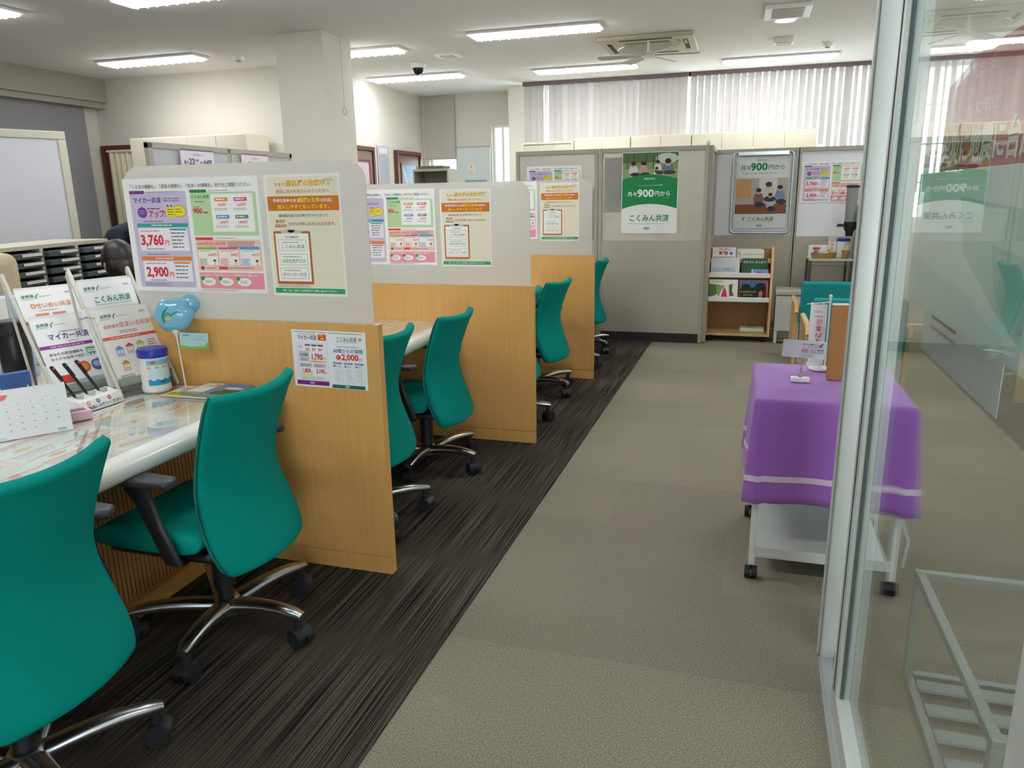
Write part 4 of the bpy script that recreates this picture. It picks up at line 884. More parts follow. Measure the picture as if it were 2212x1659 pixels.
# thermos, folder etc. on the staff side
t = thing('staff_desk', 'pale grey staff desk behind the nearest counter', 'desk', (-3.0, .4, 0))
B().box(-.08, .68, 0, 2.3, .66, .70).build('desktop', mat('pale_grey_laminate', '#c9c6bd', .4), t, bevel=.003)
for x in (-.06, .62):
    for y in (.03, 2.23): B().box(x, x + .04, y, y + .04, .006, .659).build('leg', GREYF, t, smooth=0)
t = thing('thermos_flask', 'tall black thermos flask at the left edge of the photo', 'flask', (-2.62, 2.1, ZD))
B().lathe([(.05, 0), (.053, .01), (.053, .2), (.048, .215)], n=32).build('flask_body', mat('satin_black', '#15151a', .35), t); B().lathe([(.049, .215), (.05, .222), (.05, .26), (.045, .266)], n=32).build('flask_lid', BLK, t)
o = B().box(0, .03, 0, .22, 0, .13).build('file_box', mat('blue_card', '#3f66a8', .5), None, bevel=.003, loc=(-2.45, 1.72, ZD), rot=(0, 0, dg(-25))); tag(o, 'blue folder standing between the thermos and the left brochure stand', 'folder')
o = B().box(0, .10, 0, .16, 0, .33).build('tissue_box', mat('pale_blue_card', '#a8c6da', .5), None, bevel=.004, loc=(-2.86, 2.15, ZD)); tag(o, 'tall pale blue and white carton behind the black thermos', 'carton')
B().box(.1, .101, .0, .06, 0, .33).build('white_side_print', WHITE, o, smooth=0)

# ------------------------------------------------------------------ staff area
def fr(p0, p1): 
    d = Vector((p1[0] - p0[0], p1[1] - p0[1])); return math.atan2(d.y, d.x), d.length
ang, ln = fr((-3.54, 2.86), (-3.72, 3.72))
t = thing('paper_tray_cabinet', 'grey cabinet of labelled dark paper trays behind the brochure stands', 'tray cabinet', (-3.54 - .18 * -.0, 2.86, .72), ang)
# local x along the face, face looks to -y(local)
LN = .87; z1 = .46
b = B().box(-.3, LN, 0, .34, z1 - .02, z1).box(-.3, LN, 0, .34, 0, .015).box(-.3, LN, .32, .34, .015, z1 - .02)
for x in (-.3, -.02, .27, .56, LN - .012): b.box(x, x + .025, 0, .32, .015, z1 - .02)
b.build('cabinet_frame', mat('putty_steel', '#b9b3a2', .5), t, smooth=0)
TR = mat('dark_green_tray', '#3c474a', .5)
for c, x in enumerate((-.27, .008, .298, .588)):
    for k in range(9):
        z = .022 + k * .0465; wd = .255 if c != 3 else LN - .012 - .588 - .005
        o = B().box(x, x + wd, -.03, .28, z, z + .03).build('tray', TR, t, bevel=.003)
        B().box(x + wd * .35, x + wd * .92, -.034, -.031, z + .013, z + .027).build('label_card', paper('#dcdcd6'), o, smooth=0)
t = thing('low_cabinet', 'low beige cupboard under the grey tray cabinet', 'cabinet', (-3.54, 2.86, 0), ang)
B().box(-.3, LN, .0, .34, 0.006, .716).build('cabinet_body', CREAM, t, bevel=.004)
B().box(-.29, .28, -.012, -.001, .03, .70).build('cabinet_door', CREAM, t, bevel=.002); B().box(.29, .86, -.012, -.001, .03, .70).build('cabinet_door', CREAM, t, bevel=.002)
ang, ln = fr((-5.15, 4.1), (-4.9, 4.7))
t = thing('whiteboard', 'freestanding whiteboard with cream frame behind the tray cabinet', 'whiteboard', (-5.06 - .62 * math.cos(1.18), 4.78 - .62 * math.sin(1.18), 0), 1.18)
B().box(-.6, .56, -.01, .01, .95, 1.87).build('board_face', mat('whiteboard_enamel', '#dcdee4', .25), t, smooth=0)
b = B().box(-.65, .62, -.02, .02, 1.87, 1.93).box(-.65, .62, -.02, .02, .9, .95).box(.56, .62, -.02, .02, .95, 1.87).box(-.65, -.6, -.02, .02, .95, 1.87); b.build('board_frame', mat('cream_frame', '#d4d1c0', .4), t, bevel=.006)
for x in (-.5, .48): B().box(x, x + .04, -.02, .02, .03, .9).box(x, x + .04, -.25, .25, .006, .04).build('leg', mat('cream_frame'), t, bevel=.004)
t = thing('office_partition', 'grey framed staff partition along the far side of the desks, two purple notices on it', 'partition', (-3.93, 4.38, 0), PI / 2)
for k in (0, 1):
    L = .86
    B().box(k * L + .03, (k + 1) * L - .0, .0, .03, .05, 1.75).build('partition_panel', mat('pale_grey_fabric', '#c4c6ca', .8), t, smooth=0)
B().box(0, .04, -.005, .035, 0.006, 1.79).box(.84, .88, -.005, .035, .006, 1.79).box(1.7, 1.74, -.005, .035, 0.006, 1.79).box(.0, 1.74, -.005, .035, 1.75, 1.795).build('partition_frame', GREYF, t, bevel=.004)
def staff_notice(y, label):
    q = Flat(364, 515, '#e9e8ee'); q.rect(0, 0, 364, 8, '#7e3a86', 2).text('まさに新しい', 182, 36, 18, '#8a86a0', al='c', bold=.01)
    q.text('最大', 30, 92, 28, '#7a4a96', bold=.02).text('22', 84, 84, 62, '#6b4a96', bold=.03).text('等級', 150, 76, 20, '#7a4a96', bold=.02).text('割引', 200, 92, 22, '#7a4a96', bold=.02).text('64%', 244, 86, 52, '#6b4a96', bold=.03, fit=96); q.bars(30, 140, 300, 12, 22, '#a8a2b8', 7)
    return tag(q.build('notice', None, (-3.905 + .0, y, 1.245), (0, 0, PI / 2)), label, 'notice', 'purple topped notices on the staff partition')
staff_notice(4.66, 'left purple topped notice with 22 and 64 on the staff partition'); staff_notice(5.36, 'right purple topped notice on the staff partition, nearer the pillar')
o = B().box(0, .3, 0, .12, 0, .62).build('chair_cover', mat('beige_cloth', '#b8ab90', .9, noise=.1, nscale=30, bump=.6), None, bevel=.05, seg=4, loc=(-3.17, 2.33, .56), rot=(0, 0, dg(84)))
tag(o, 'beige cloth covered chair back at the left edge before the trays', 'chair'); B().box(.11, .19, .03, .09, -.55, 0).build('chair_stem', BLK, o, smooth=0)

# people
def skin_body(name, verts, edges, radii, m, parent=None, sub=2):
    me = bpy.data.meshes.new(name); me.from_pydata([Vector(v) for v in verts], edges, []); me.materials.append(m)
    o = bpy.data.objects.new(name, me); COL.objects.link(o)
    if parent: o.parent = parent
    md = o.modifiers.new('skin', 'SKIN'); md.use_smooth_shade = True
    for i, r in enumerate(radii): me.skin_vertices[0].data[i].radius = (r if isinstance(r, tuple) else (r, r))
    me.skin_vertices[0].data[0].use_root = True
    s = o.modifiers.new('sub', 'SUBSURF'); s.levels = sub; s.render_levels = sub
    return o
def head(parent, c, tilt, hairm, yaw=0, hairlen=.0):
    M = Matrix.Translation(c) @ Matrix.Rotation(yaw, 4, 'Z') @ Matrix.Rotation(tilt, 4, 'X')
    b = B().ball((0, 0, 0), (.075, .092, .112), n=28, k=18)
    # face features, face looks to -y
    b.ball((0, -.092, -.02), (.013, .018, .022)).ball((0, -.088, -.062), (.022, .008, .007)).ball((.078, 0, -.015), (.01, .02, .03)).ball((-.078, 0, -.015), (.01, .02, .03)).ball((0, -.03, -.08), (.05, .055, .04))
    h = b.xf(M).build('head', SKIN, parent)
    e = B().ball((.03, -.086, .005), (.012, .008, .006)).ball((-.03, -.086, .005), (.012, .008, .006)).xf(M).build('eyes', BLK, h)
    b = B(); N = 28; K = 14; vs = []
    for i in range(K + 1):
        a = -.9 + (PI / 2 + .9) * i / K
        for j in range(N):
            q = 2 * PI * j / N; front = max(0, -math.sin(q)); lift = front * .75
            aa = a if a > -.9 + .0 else a; aa = max(a, -.55 + lift * 1.35) if front > .2 else a
            rr = 1 + .02 * math.sin(7 * q)
            vs.append((.086 * rr * math.cos(aa) * math.cos(q), .006 + .102 * rr * math.cos(aa) * math.sin(q), .124 * math.sin(aa)))
    b.add(vs, [(i * N + j, i * N + (j + 1) % N, (i + 1) * N + (j + 1) % N, (i + 1) * N + j) for i in range(K) for j in range(N)])
    b.xf(M).build('hair', hairm, h, smooth=80)
    B().tube([(.02, -.07, .105), (.02, -.02, .123), (.015, .04, .117)], [.002, .0035, .001], 6).xf(M).build('parting', SKIN, h)
    if hairlen: B().ball((0, .055, -.05), (.078, .055, .085)).ball((.06, .02, -.03), (.03, .05, .06)).ball((-.06, .02, -.03), (.03, .05, .06)).xf(M).build('back_hair', hairm, h)
    return h
def arm_hand(b, s, sh, el, wr, palm_dir):
    pass
def person(name, loc, rz, bend, shirt, hairm, label, headp, headtilt, seated=True):
    t = thing(name, label, 'person', loc, rz)
    z0 = .47 if seated else 1.0
    pel = Vector((0, 0, z0)); d = Vector((0, -math.sin(bend), math.cos(bend)))
    ch = pel + d * .28; nk = pel + d * .50; up = pel + d * .6
    V = [pel, pel + d * .14, ch, pel + d * .42, nk, up]; Eg = [(0, 1), (1, 2), (2, 3), (3, 4), (4, 5)]; Rr = [(.15, .12), (.14, .11), (.16, .115), (.15, .1), (.06, .06), (.05, .05)]
    hands = []
    for s in (-1, 1):
        sh = nk + Vector((s * .17, 0, -.02)) - d * .06; el = sh + Vector((s * .05, -.08, -.26)); wr = el + Vector((-s * .04, -.2, -.04)); i = len(V)
        V += [sh, el, wr]; Rr += [.06, .045, .03]; Eg += [(3, i), (i, i + 1), (i + 1, i + 2)]; hands.append((s, wr))
        hp = pel + Vector((s * .09, 0, -.02)); i = len(V)
        if seated: kn = hp + Vector((s * .03, -.42, .0)); an = kn + Vector((0, 0, -.40)); to = an + Vector((0, -.14, -.03))
        else: kn = hp + Vector((0, -.05, -.46)); an = kn + Vector((0, .05, -.46)); to = an + Vector((0, -.14, -.03))
        V += [hp, kn, an, to]; Rr += [.085, .062, .042, .035]; Eg += [(0, i), (i, i + 1), (i + 1, i + 2), (i + 2, i + 3)]
    skin_body('body', V, Eg, Rr, shirt, t)
    for s, wr in hands:
        hv = [wr, wr + Vector((0, -.045, -.005)), wr + Vector((0, -.085, -.012))]; he = [(0, 1), (1, 2)]; hr = [(.02, .014), (.036, .013), (.034, .011)]
        for f in range(4):
            x = (f - 1.5) * .019; L = (.062, .075, .07, .052)[f]; i = len(hv)
            hv += [hv[2] + Vector((x, -.012, 0)), hv[2] + Vector((x * 1.1, -.012 - L * .5, -.008)), hv[2] + Vector((x * 1.15, -.012 - L, -.024))]; he += [(2, i), (i, i + 1), (i + 1, i + 2)]; hr += [.0085, .008, .007]
        i = len(hv); hv += [hv[1] + Vector((-s * .035, -.02, -.004)), hv[1] + Vector((-s * .048, -.05, -.012))]; he += [(1, i), (i, i + 1)]; hr += [.011, .008]
        skin_body('hand', hv, he, hr, SKIN, t, 1)
    head(t, up + Vector(headp), headtilt, hairm, 0, 1)
    return t
person('person', (-3.0, 3.19, 0), dg(-104), .25, NAVY, HAIR, 'seated person with dark parted hair in front of the grey tray cabinet, head bowed', (0, -.04, .03), .35)
person('person', (-4.22, 4.16, 0), dg(82), 1.08, NAVY, HAIRG, 'person in a navy jacket bending forward beyond the tray cabinet', (0, -.02, -.02), .6, False)
t = thing('desk_chair', 'plain grey swivel stool under the seated staff person', 'chair', (-3.0, 3.21, 0)); B().lathe([(.2, .30), (.21, .32), (.19, .335)]).build('seat', GREYP, t); B().cyl((0, 0, .03), (0, 0, .30), .03).build('column', BLK, t); B().lathe([(.22, .008), (.2, .03), (.03, .05)]).build('foot', BLK, t)

# ------------------------------------------------------------------ grey partitions and reading corner
def ppanel(t, x0, x1, zl=.96, zt=1.76, glassm=FROST2, base=True):
    B().box(x0, x1, -.02, .02, .09 if base else .02, zl).build('lower_panel', GREYP, t, smooth=0)
    B().box(x0, x1, -.004, .004, zl, zt).build('frosted_pane', glassm, t, smooth=0)
    b = B().box(x0 - .03, x0, -.026, .026, .006, 1.8).box(x1, x1 + .03, -.026, .026, .006, 1.8).box(x0, x1, -.026, .026, zt, 1.8)
    b.build('panel_frame', GREYF, t, bevel=.003)
    if base: B().box(x0, x1, -.018, .018, .006, .09).build('kick_base', DARK, t, smooth=0)
t = thing('partition_wall', 'grey partition facing the counter aisle with the green and white price poster', 'partition', (0, 7.176, 0))
ppanel(t, -2.10, -1.36); ppanel(t, -1.29, -.36); 
B().lathe([(.012, 0), (.018, .02), (.012, .04)], (-.34, 0, 1.8)).build('top_hinge', ALU, t)
t = thing('partition_wall', 'short grey side partition returning from the poster partition to the reading corner', 'partition', (-.315, 7.23, 0), PI / 2); ppanel(t, .0, .78)
t = thing('partition_wall', 'grey partition behind the book rack holding the framed poster', 'partition', (0, 8.076, 0)); ppanel(t, -.285, .46, .96, 1.76, mat('bright_white_pane', '#e9eaf0', .4), False); ppanel(t, .505, 1.5, .95, 1.76, mat('bright_white_pane'), False)
p9 = tag(poster_900().build('poster', None, (-1.105, 7.149, 1.03)), 'green and white poster with a picnic photo and large 900 on the grey partition', 'poster')
copy_sheet(pb, (-2.02, 7.149, 1.28), 0, 'small wide price poster stuck on the left pane of the grey partition', s=.9)
copy_sheet(pb, (-2.11, 7.19, .93), 0, 'enlarged price poster showing faintly behind the left frosted pane', s=1.25)
copy_sheet(pb, (.515, 8.068, 1.275), 0, 'price poster on the white pane right of the framed poster', s=.93)
q = Flat(300, 500, '#e9ebe9'); q.rect(16, 20, 120, 110, '#efd6d2').rect(150, 20, 130, 110, '#e4e8e4').rect(16, 150, 264, 110, '#eadfdc').rect(30, 300, 240, 60, '#9fc4ae').bars(30, 390, 240, 6, 14, '#b0b8b4', 5)
tag(q.build('notice', None, (-1.27, 7.184, 1.22), (0, 0, 0)), 'pale notice showing faintly behind the frosted pane left of the picnic poster', 'notice')
t = thing('framed_poster', 'silver snap frame with rounded corners holding a 900 price poster', 'picture frame', (-.13, 8.06, .985))
W, H_, r = .562, .785, .04
def rring(w, h, r, n=6):
    out = []
    for cx, cz, a in ((w - r, r, -90), (w - r, h - r, 0), (r, h - r, 90), (r, r, 180)):
        for k in range(n + 1): q = math.radians(a + 90 * k / n); out.append((cx + r * math.cos(q), cz + r * math.sin(q)))
    return out
B().tube([(x, -.014, z) for x, z in rring(W, H_, r)], .013, 10, closed=True).build('frame_rim', ALU, t, smooth=60)
B().box(.04, W - .04, -.034, -.014, H_ - .035, H_ + .005).build('top_clip', CHROME, t, bevel=.004)
poster_900_frame().build('poster_sheet', t, (.03, -.008, .045))
# book rack
t = thing('book_rack', 'beech picture book rack on casters with white ledges', 'bookshelf', (-.31, 7.3, 0))
prof = [(0, .06), (0, .42), (.03, .66), (.09, .82), (.16, .88), (.2, .885), (.32, .885), (.32, .06)]
for x in (0, .575): B().prism(prof, 'x', x, x + .022).build('side_board', WOODL, t, smooth=0)
B().box(.022, .575, .0, .32, .06, .08).build('bottom_board', WOODL, t, smooth=0)
B().box(.022, .575, .285, .3, .08, .86).build('back_board', wood('mid_oak', '#9c6c3a', '#ab7b47'), t, smooth=0)
for k, (y, z) in enumerate(((.0, .41), (.07, .63), (.16, .76))):
    B().box(.022, .575, y, y + .1, z - .02, z - .008).build('ledge_board', WOODL, t, smooth=0)
    B().box(.022, .575, y - .012, y, z - .025, z + .02).build('ledge_rail', WHITE if k < 2 else WOODL, t, bevel=.004)
for x in (.05, .54):
    for y in (.05, .27): B().cyl((x - .012, y, .028), (x + .012, y, .028), .026, n=18).box(x - .008, x + .008, y - .008, y + .008, .04, .06).build('caster', BLK, t)
def book(x, ledge, w, h, cov, label, dy=0, th=.008):
    y, z = ((.012, .402), (.08, .622), (.17, .752))[ledge]
    t = thing('picture_book', label, 'book', (-.31 + x, 7.3 + y + dy, z + .0005), 0, 'picture books on the beech rack'); t.rotation_euler = (dg(-14), 0, 0)
    B().box(0, w / 1000, .0005, th, 0, h / 1000).build('page_block', paper('#e8e6de'), t, smooth=0); cov.build('front_cover', t, (0, 0, 0)); return t
q = Flat(262, 190, '#e9e8e2'); q.text('おおきなかぶ', 20, 20, 18, '#4a4a44', bold=.01); q.poly([(0, 40), (150, 60), (60, 150), (0, 170)], '#5b7a4c', 1).poly([(60, 60), (140, 55), (110, 110), (90, 170), (70, 120)], '#8aa05a', 2).poly([(130, 90), (150, 80), (172, 170), (112, 172)], '#cf2f62', 3).ell(150, 66, 14, 16, '#e0dccc', 3).poly([(180, 50), (214, 40), (210, 110), (230, 150), (190, 160)], '#5d5648', 3)
book(.028, 0, 262, 185, q, 'white picture book with green and crimson figures, lower left on the rack')
q = Flat(258, 186, '#262a2e'); q.rect(0, 0, 258, 186, '#c85a3e', .4).rect(6, 6, 236, 176, '#1f2429', 1).poly([(6, 6), (242, 6), (242, 60), (180, 30), (120, 70), (60, 40), (6, 80)], '#3f6f9a', 2).ell(60, 60, 40, 26, '#15191f', 3).ell(190, 54, 46, 30, '#15191f', 3).text('めっきらもっきら', 14, 108, 18, '#d8d44a', bold=.02).text('どおん どん', 40, 138, 16, '#d8d44a', bold=.02).poly([(176, 110), (200, 96), (214, 120), (206, 150), (180, 150)], '#d8794a', 3).poly([(176, 150), (212, 150), (216, 176), (170, 176)], '#3f8a5a', 3)
book(.302, 0, 258, 182, q, 'dark picture book with yellow title and orange figure, lower right on the rack')
q = Flat(225, 165, '#cdd6dc'); q.rect(0, 90, 225, 40, '#b4c4cc', 1).bars(120, 92, 60, 2, 12, '#6f8a98', 5)
book(.035, 1, 225, 120, q, 'pale blue picture book standing on the left of the middle ledge', -.02)
q = Flat(220, 170, '#dfe0e2'); q.ell(60, 26, 5, 5, '#33333a', 1); book(.075, 1, 220, 160, q, 'white picture book behind the pale blue one on the middle ledge', .0)
q = Flat(228, 165, '#2f5d48'); q.text('かもさん おとおり', 114, 36, 25, '#e6eadf', al='c', bold=.02, fit=200); book(.315, 1, 228, 150, q, 'dark green picture book with white title on the middle ledge', .0)
q = Flat(150, 64, '#7aa2cc'); q.ell(70, 40, 32, 16, '#c8466e', 1).rect(0, 0, 10, 64, '#e6e6e8', 1); book(.405, 1, 150, 60, q, 'small blue and pink book in front of the dark green one', -.02)
q = Flat(215, 130, '#e4e5e6'); q.text('小学館の図鑑 NEO', 108, 20, 14, '#3a4a6a', al='c', bold=.02).text('動物', 60, 58, 40, '#d02f34', bold=.05).ell(172, 58, 16, 16, '#3f8fc0', 1).rect(10, 92, 190, 20, '#8a7a7a', 1); book(.04, 2, 215, 105, q, 'white picture encyclopedia with red title on the top left of the rack', .0)
q = Flat(210, 110, '#dddcd2'); q.text('しろいうさぎとくろいうさぎ', 105, 48, 15, '#4a4a46', al='c', bold=.01, fit=185); book(.3, 2, 210, 85, q, 'pale picture book with a thin dark title on the upper right of the rack', -.012)
q = Flat(230, 115, '#e3d8cf'); q.text('しぜん', 4, 40, 30, '#5d4a9a', bold=.04).rect(178, 30, 46, 46, '#cf3a48', 1).text('図鑑', 201, 53, 20, '#f2e8e4', al='c', bold=.03); book(.262, 2, 290 * .8, 95, q, 'cream book with purple letters and a red square label at the top of the rack', .02)
q = Flat(150, 100, '#c9bccb'); o = q.build('picture_book', None, (-.27, 7.36, .0815), (-PI / 2, 0, .2)); tag(o, 'lilac book lying flat at the left of the rack bottom', 'book', 'picture books on the beech rack')
t = thing('tissue_box', 'white and green tissue box lying at the right of the rack bottom', 'box', (.02, 7.38, .081)); B().box(0, .22, 0, .11, 0, .045).build('box_body', mat('pale_green_print', '#cfdcc4', .5), t, bevel=.003); B().lathe([(.001, 0), (.05, .0005)], (.1, .05, .0455), sx=1.2, sy=.6).build('green_oval', mat('leaf_green_print', '#78b84a', .5), t); B().box(0, .22, -.001, 0, 0, .012).build('green_stripe', mat('leaf_green_print'), t, smooth=0)
# bin
t = thing('pedal_bin', 'tall light grey bin with lid and red marked label beside the book rack', 'bin', (.325, 7.3, 0))
B().box(0, .215, .0, .3, .12, .45).box(0, .03, 0, .3, 0, .12).box(.185, .215, 0, .3, 0, .12).box(.03, .185, .1, .3, 0, .12).build('bin_body', mat('light_grey_plastic', '#cfd0cc', .4), t, bevel=.006)
B().box(-.008, .223, -.012, .31, .455, .50).build('lid', mat('warm_grey_plastic', '#bdbaab', .45), t, bevel=.01); B().box(.035, .18, .02, .09, .01, .04).build('pedal', mat('olive_plastic', '#7c7862', .6), t, bevel=.006)
q = Flat(150, 34, '#e6dfe2', th=.0004); q.ell(16, 17, 5, 9, '#c8404a', 1).bars(30, 16, 80, 1, 4, '#77707a', 3).ell(118, 14, 4, 4, '#7a3a6a').ell(130, 14, 4, 4, '#7a3a6a').ell(140, 18, 4, 4, '#7a3a6a'); q.build('bin_label', t, (.03, -.0035, .375))
# wire shelf with drinks things
t = thing('wire_shelf', 'chrome wire shelf with white top behind the teal chairs', 'shelf', (.60, 7.5, 0))
B().box(0, .38, 0, .4, .755, .775).build('shelf_top', mat('speckled_white', '#cfcbc2', .4), t, bevel=.004)
for x in (.015, .365):
    for y in (.02, .38): B().cyl((x, y, .006), (x, y, .754), .012).build('post', mat('dull_chrome', '#6e6c66', .3, metal=.8), t)
b = B()
for i in range(12): b.tube([(.03 + i * .027, .005, .745), (.043 + i * .027, .005, .715), (.057 + i * .027, .005, .745)], .002, 5)
b.tube([(.02, .005, .745), (.37, .005, .745)], .003, 6).tube([(.02, .005, .714), (.37, .005, .714)], .003, 6); b.build('wire_truss', mat('dull_chrome'), t)
b = B()
for i in range(10): b.tube([(.02, .02 + i * .04, .3), (.37, .02 + i * .04, .3)], .003, 5)
b.build('wire_shelf_deck', mat('dull_chrome'), t)
t = thing('desk_calendar', 'small white calendar with a melon slice on the wire shelf', 'calendar', (.60, 7.62, .7755))
q = Flat(165, 120, '#e9ebee'); n = 12; q.poly([(70 + 36 * math.cos(PI * i / n), 22 + 32 * math.sin(PI * i / n)) for i in range(n, -1, -1)], '#d8404e', 2); q.bars(20, 76, 120, 3, 12, '#9aa0aa', 3)
a = q.build('calendar_page', t); a.rotation_euler = (dg(-12), 0, 0); b = B().box(0, .165, 0, .0015, 0, .12).build('back_card', WHITE, t, smooth=0, loc=(0, .052, 0), rot=(dg(12), 0, 0))
t = thing('basket', 'low tan basket of sweets packets on the wire shelf', 'basket', (.73, 7.56, .7755))
B().lathe([(.10, 0), (.112, .05), (.108, .05), (.096, .006), (.01, .006)], n=32, caps=False, sx=1, sy=.5).build('basket_wall', mat('tan_wicker', '#a97f45', .7, noise=.25, nscale=90, bump=.8), t)
rs = random.Random(5)
for i in range(9):
    o = B().box(-.022, .022, -.015, .015, -.004, .004).build('sachet', mat('clear_sachet', '#d8d6cf', .25) if i < 6 else mat('yellow_sachet', '#e6d83a', .4), None, bevel=.002, loc=(.66 + .018 * i, 7.56 + rs.uniform(-.02, .02), .825 + rs.uniform(0, .02)), rot=(rs.uniform(-.5, .5), rs.uniform(-.6, .6), rs.uniform(0, 3)))
    tag(o, 'silvery clear sachet heaped in the tan basket' if i < 6 else 'yellow sachet heaped in the tan basket', 'sachet', 'clear sachets in the tan basket' if i < 6 else 'yellow sachets in the tan basket')
t = thing('paper_cup', 'brown paper cup with pale stirring sticks on the wire shelf', 'cup', (.915, 7.54, .7755)); B().lathe([(.026, 0), (.036, .075), (.034, .075), (.024, .004)], caps=False).build('cup_wall', mat('kraft_paper', '#a47c50', .6), t)
for i in range(9):
    a = i * .7; o = B().box(-.004, .004, -.001, .001, 0, .12).build('stirrer', mat('pale_wood_stick', '#e0d9a8', .5), None, smooth=0, loc=(.915 + .01 * math.cos(a), 7.54 + .01 * math.sin(a), .781), rot=(-.18 * math.sin(a), .18 * math.cos(a), a)); tag(o, 'pale stirring stick standing in the brown paper cup', 'stirrer', 'stirring sticks in the paper cup')
t = thing('wipes_canister', 'white canister with blue lid behind the paper cup on the wire shelf', 'canister', (.905, 7.68, .7755)); B().lathe([(.055, 0), (.057, .13), (.054, .15)]).build('canister_body', WHITE, t); B().lathe([(.057, .15), (.058, .17), (.05, .178)]).build('lid', mat('blue_lid'), t)
q = Flat(70, 210, '#e6e4e4', th=.003); q.rect(6, 14, 58, 190, '#f0dfe0', 1).text('い', 35, 60, 26, '#cf4a56', al='c', bold=.03).text('る', 35, 96, 26, '#cf4a56', al='c', bold=.03).text('共', 35, 132, 26, '#cf4a56', al='c', bold=.03).text('済', 35, 168, 26, '#cf4a56', al='c', bold=.03)
o = q.build('table_banner', None, (.775, 7.7, .7765), (0, 0, 0)); tag(o, 'small white table banner with red characters on the wire shelf', 'banner')
t = thing('water_server', 'grey water server column just left of the glass door post', 'water dispenser', (.99, 7.42, 0)); B().box(0, .34, 0, .34, 0.001, 1.25).build('server_body', GREYP, t, bevel=.01); B().box(.05, .29, -.012, -.001, .85, 1.1).build('tap_recess', DARK, t, bevel=.004)
t = thing('cup_dispenser', 'grey tube cup dispenser with black foot on the side of the water server', 'dispenser', (.925, 7.52, .98))
B().lathe([(.048, .13), (.052, .43)], n=28).build('tube', mat('grey_tube', '#8f9094', .35), t); B().lathe([(.056, .43), (.058, .445), (.03, .455)], n=28).build('cap', BLK, t); B().lathe([(.03, 0), (.034, .04), (.05, .07), (.052, .13)], n=28).box(-.11, -.04, -.02, .02, .085, .11).box(.02, .068, -.02, .02, .06, .12).build('foot', BLK, t)
B().cyl((-.128, 0, .097), (-.108, 0, .097), .012).build('lever', WHITE, t)
# teal lounge chairs, seen from behind
def lounge(x, y, label):
    t = thing('lounge_chair', label, 'chair', (x, y, 0), 0, 'teal lounge chairs in the reading corner')
    B().box(.03, .60, 0, .1, .30, .69).build('backrest', TEAL2, t, bevel=.02, seg=4); B().box(.05, .58, .1, .6, .28, .41).build('seat', TEAL2, t, bevel=.03, seg=4)
    for xx in (-.008, .612):
        a = B().tube([(xx + .015, .02, .44), (xx + .015, .05, .485), (xx + .015, .12, .50), (xx + .015, .55, .50)], .02, 10, sx=1.0, sy=.8).build('armrest', WOODL, t, smooth=50)
        for yy in (.06, .50): B().box(xx, xx + .03, yy, yy + .045, .006, .48).build('leg', WOODL, t, bevel=.003)
    return t
L1c = lounge(.44, 6.3, 'teal lounge chair farther away, beside the grey bin'); index_kids(); dup(L1c, (.45, 5.3, 0), 0, 'teal lounge chair nearer, half hidden by the white banner')

# ------------------------------------------------------------------ trolley with purple cloth
TX0, TX1, TY0, TY1, TZ = .085, .58, 2.65, 3.24, .672
t = thing('trolley', 'white steel trolley on black casters under the purple cloth', 'trolley', (0, 0, 0))
for x in (TX0, TX1 - .022):
    for y in (TY0, TY1 - .022): B().box(x, x + .022, y, y + .022, .05, TZ).build('leg', STEELW, t, bevel=.002)
B().box(TX0 + .022, TX1 - .022, TY0, TY1, .085, .1).box(TX0 + .022, TX1 - .022, TY0, TY0 + .005, .1, .125).build('lower_shelf', ALUL, t, bevel=.001)
B().box(TX0, TX1, TY0, TY1, TZ, TZ + .014).build('top_shelf', STEELW, t, bevel=.002)
B().box(TX0 + .022, TX1 - .022, TY1 - .006, TY1 - .002, .1, .42).build('back_plate', ALUL, t, smooth=0)
B().tube([(TX1 - .005, TY0 + .02, .3), (TX1 + .03, TY0 + .02, .2), (TX1 + .02, TY0 + .02, .1)], .006, 8).build('side_handle', STEELW, t)
for i, (x, y) in enumerate(((TX0 + .011, TY0 + .011), (TX1 - .011, TY0 + .011), (TX0 + .011, TY1 - .011), (TX1 - .011, TY1 - .011))):
    B().cyl((x, y, .03), (x, y, .052), .008).cyl((x - .022, y - .01, .024), (x - .002, y - .01, .024), .0235, n=20).cyl((x + .002, y - .01, .024), (x + .022, y - .01, .024), .0235, n=20).build('caster', BLK, t)
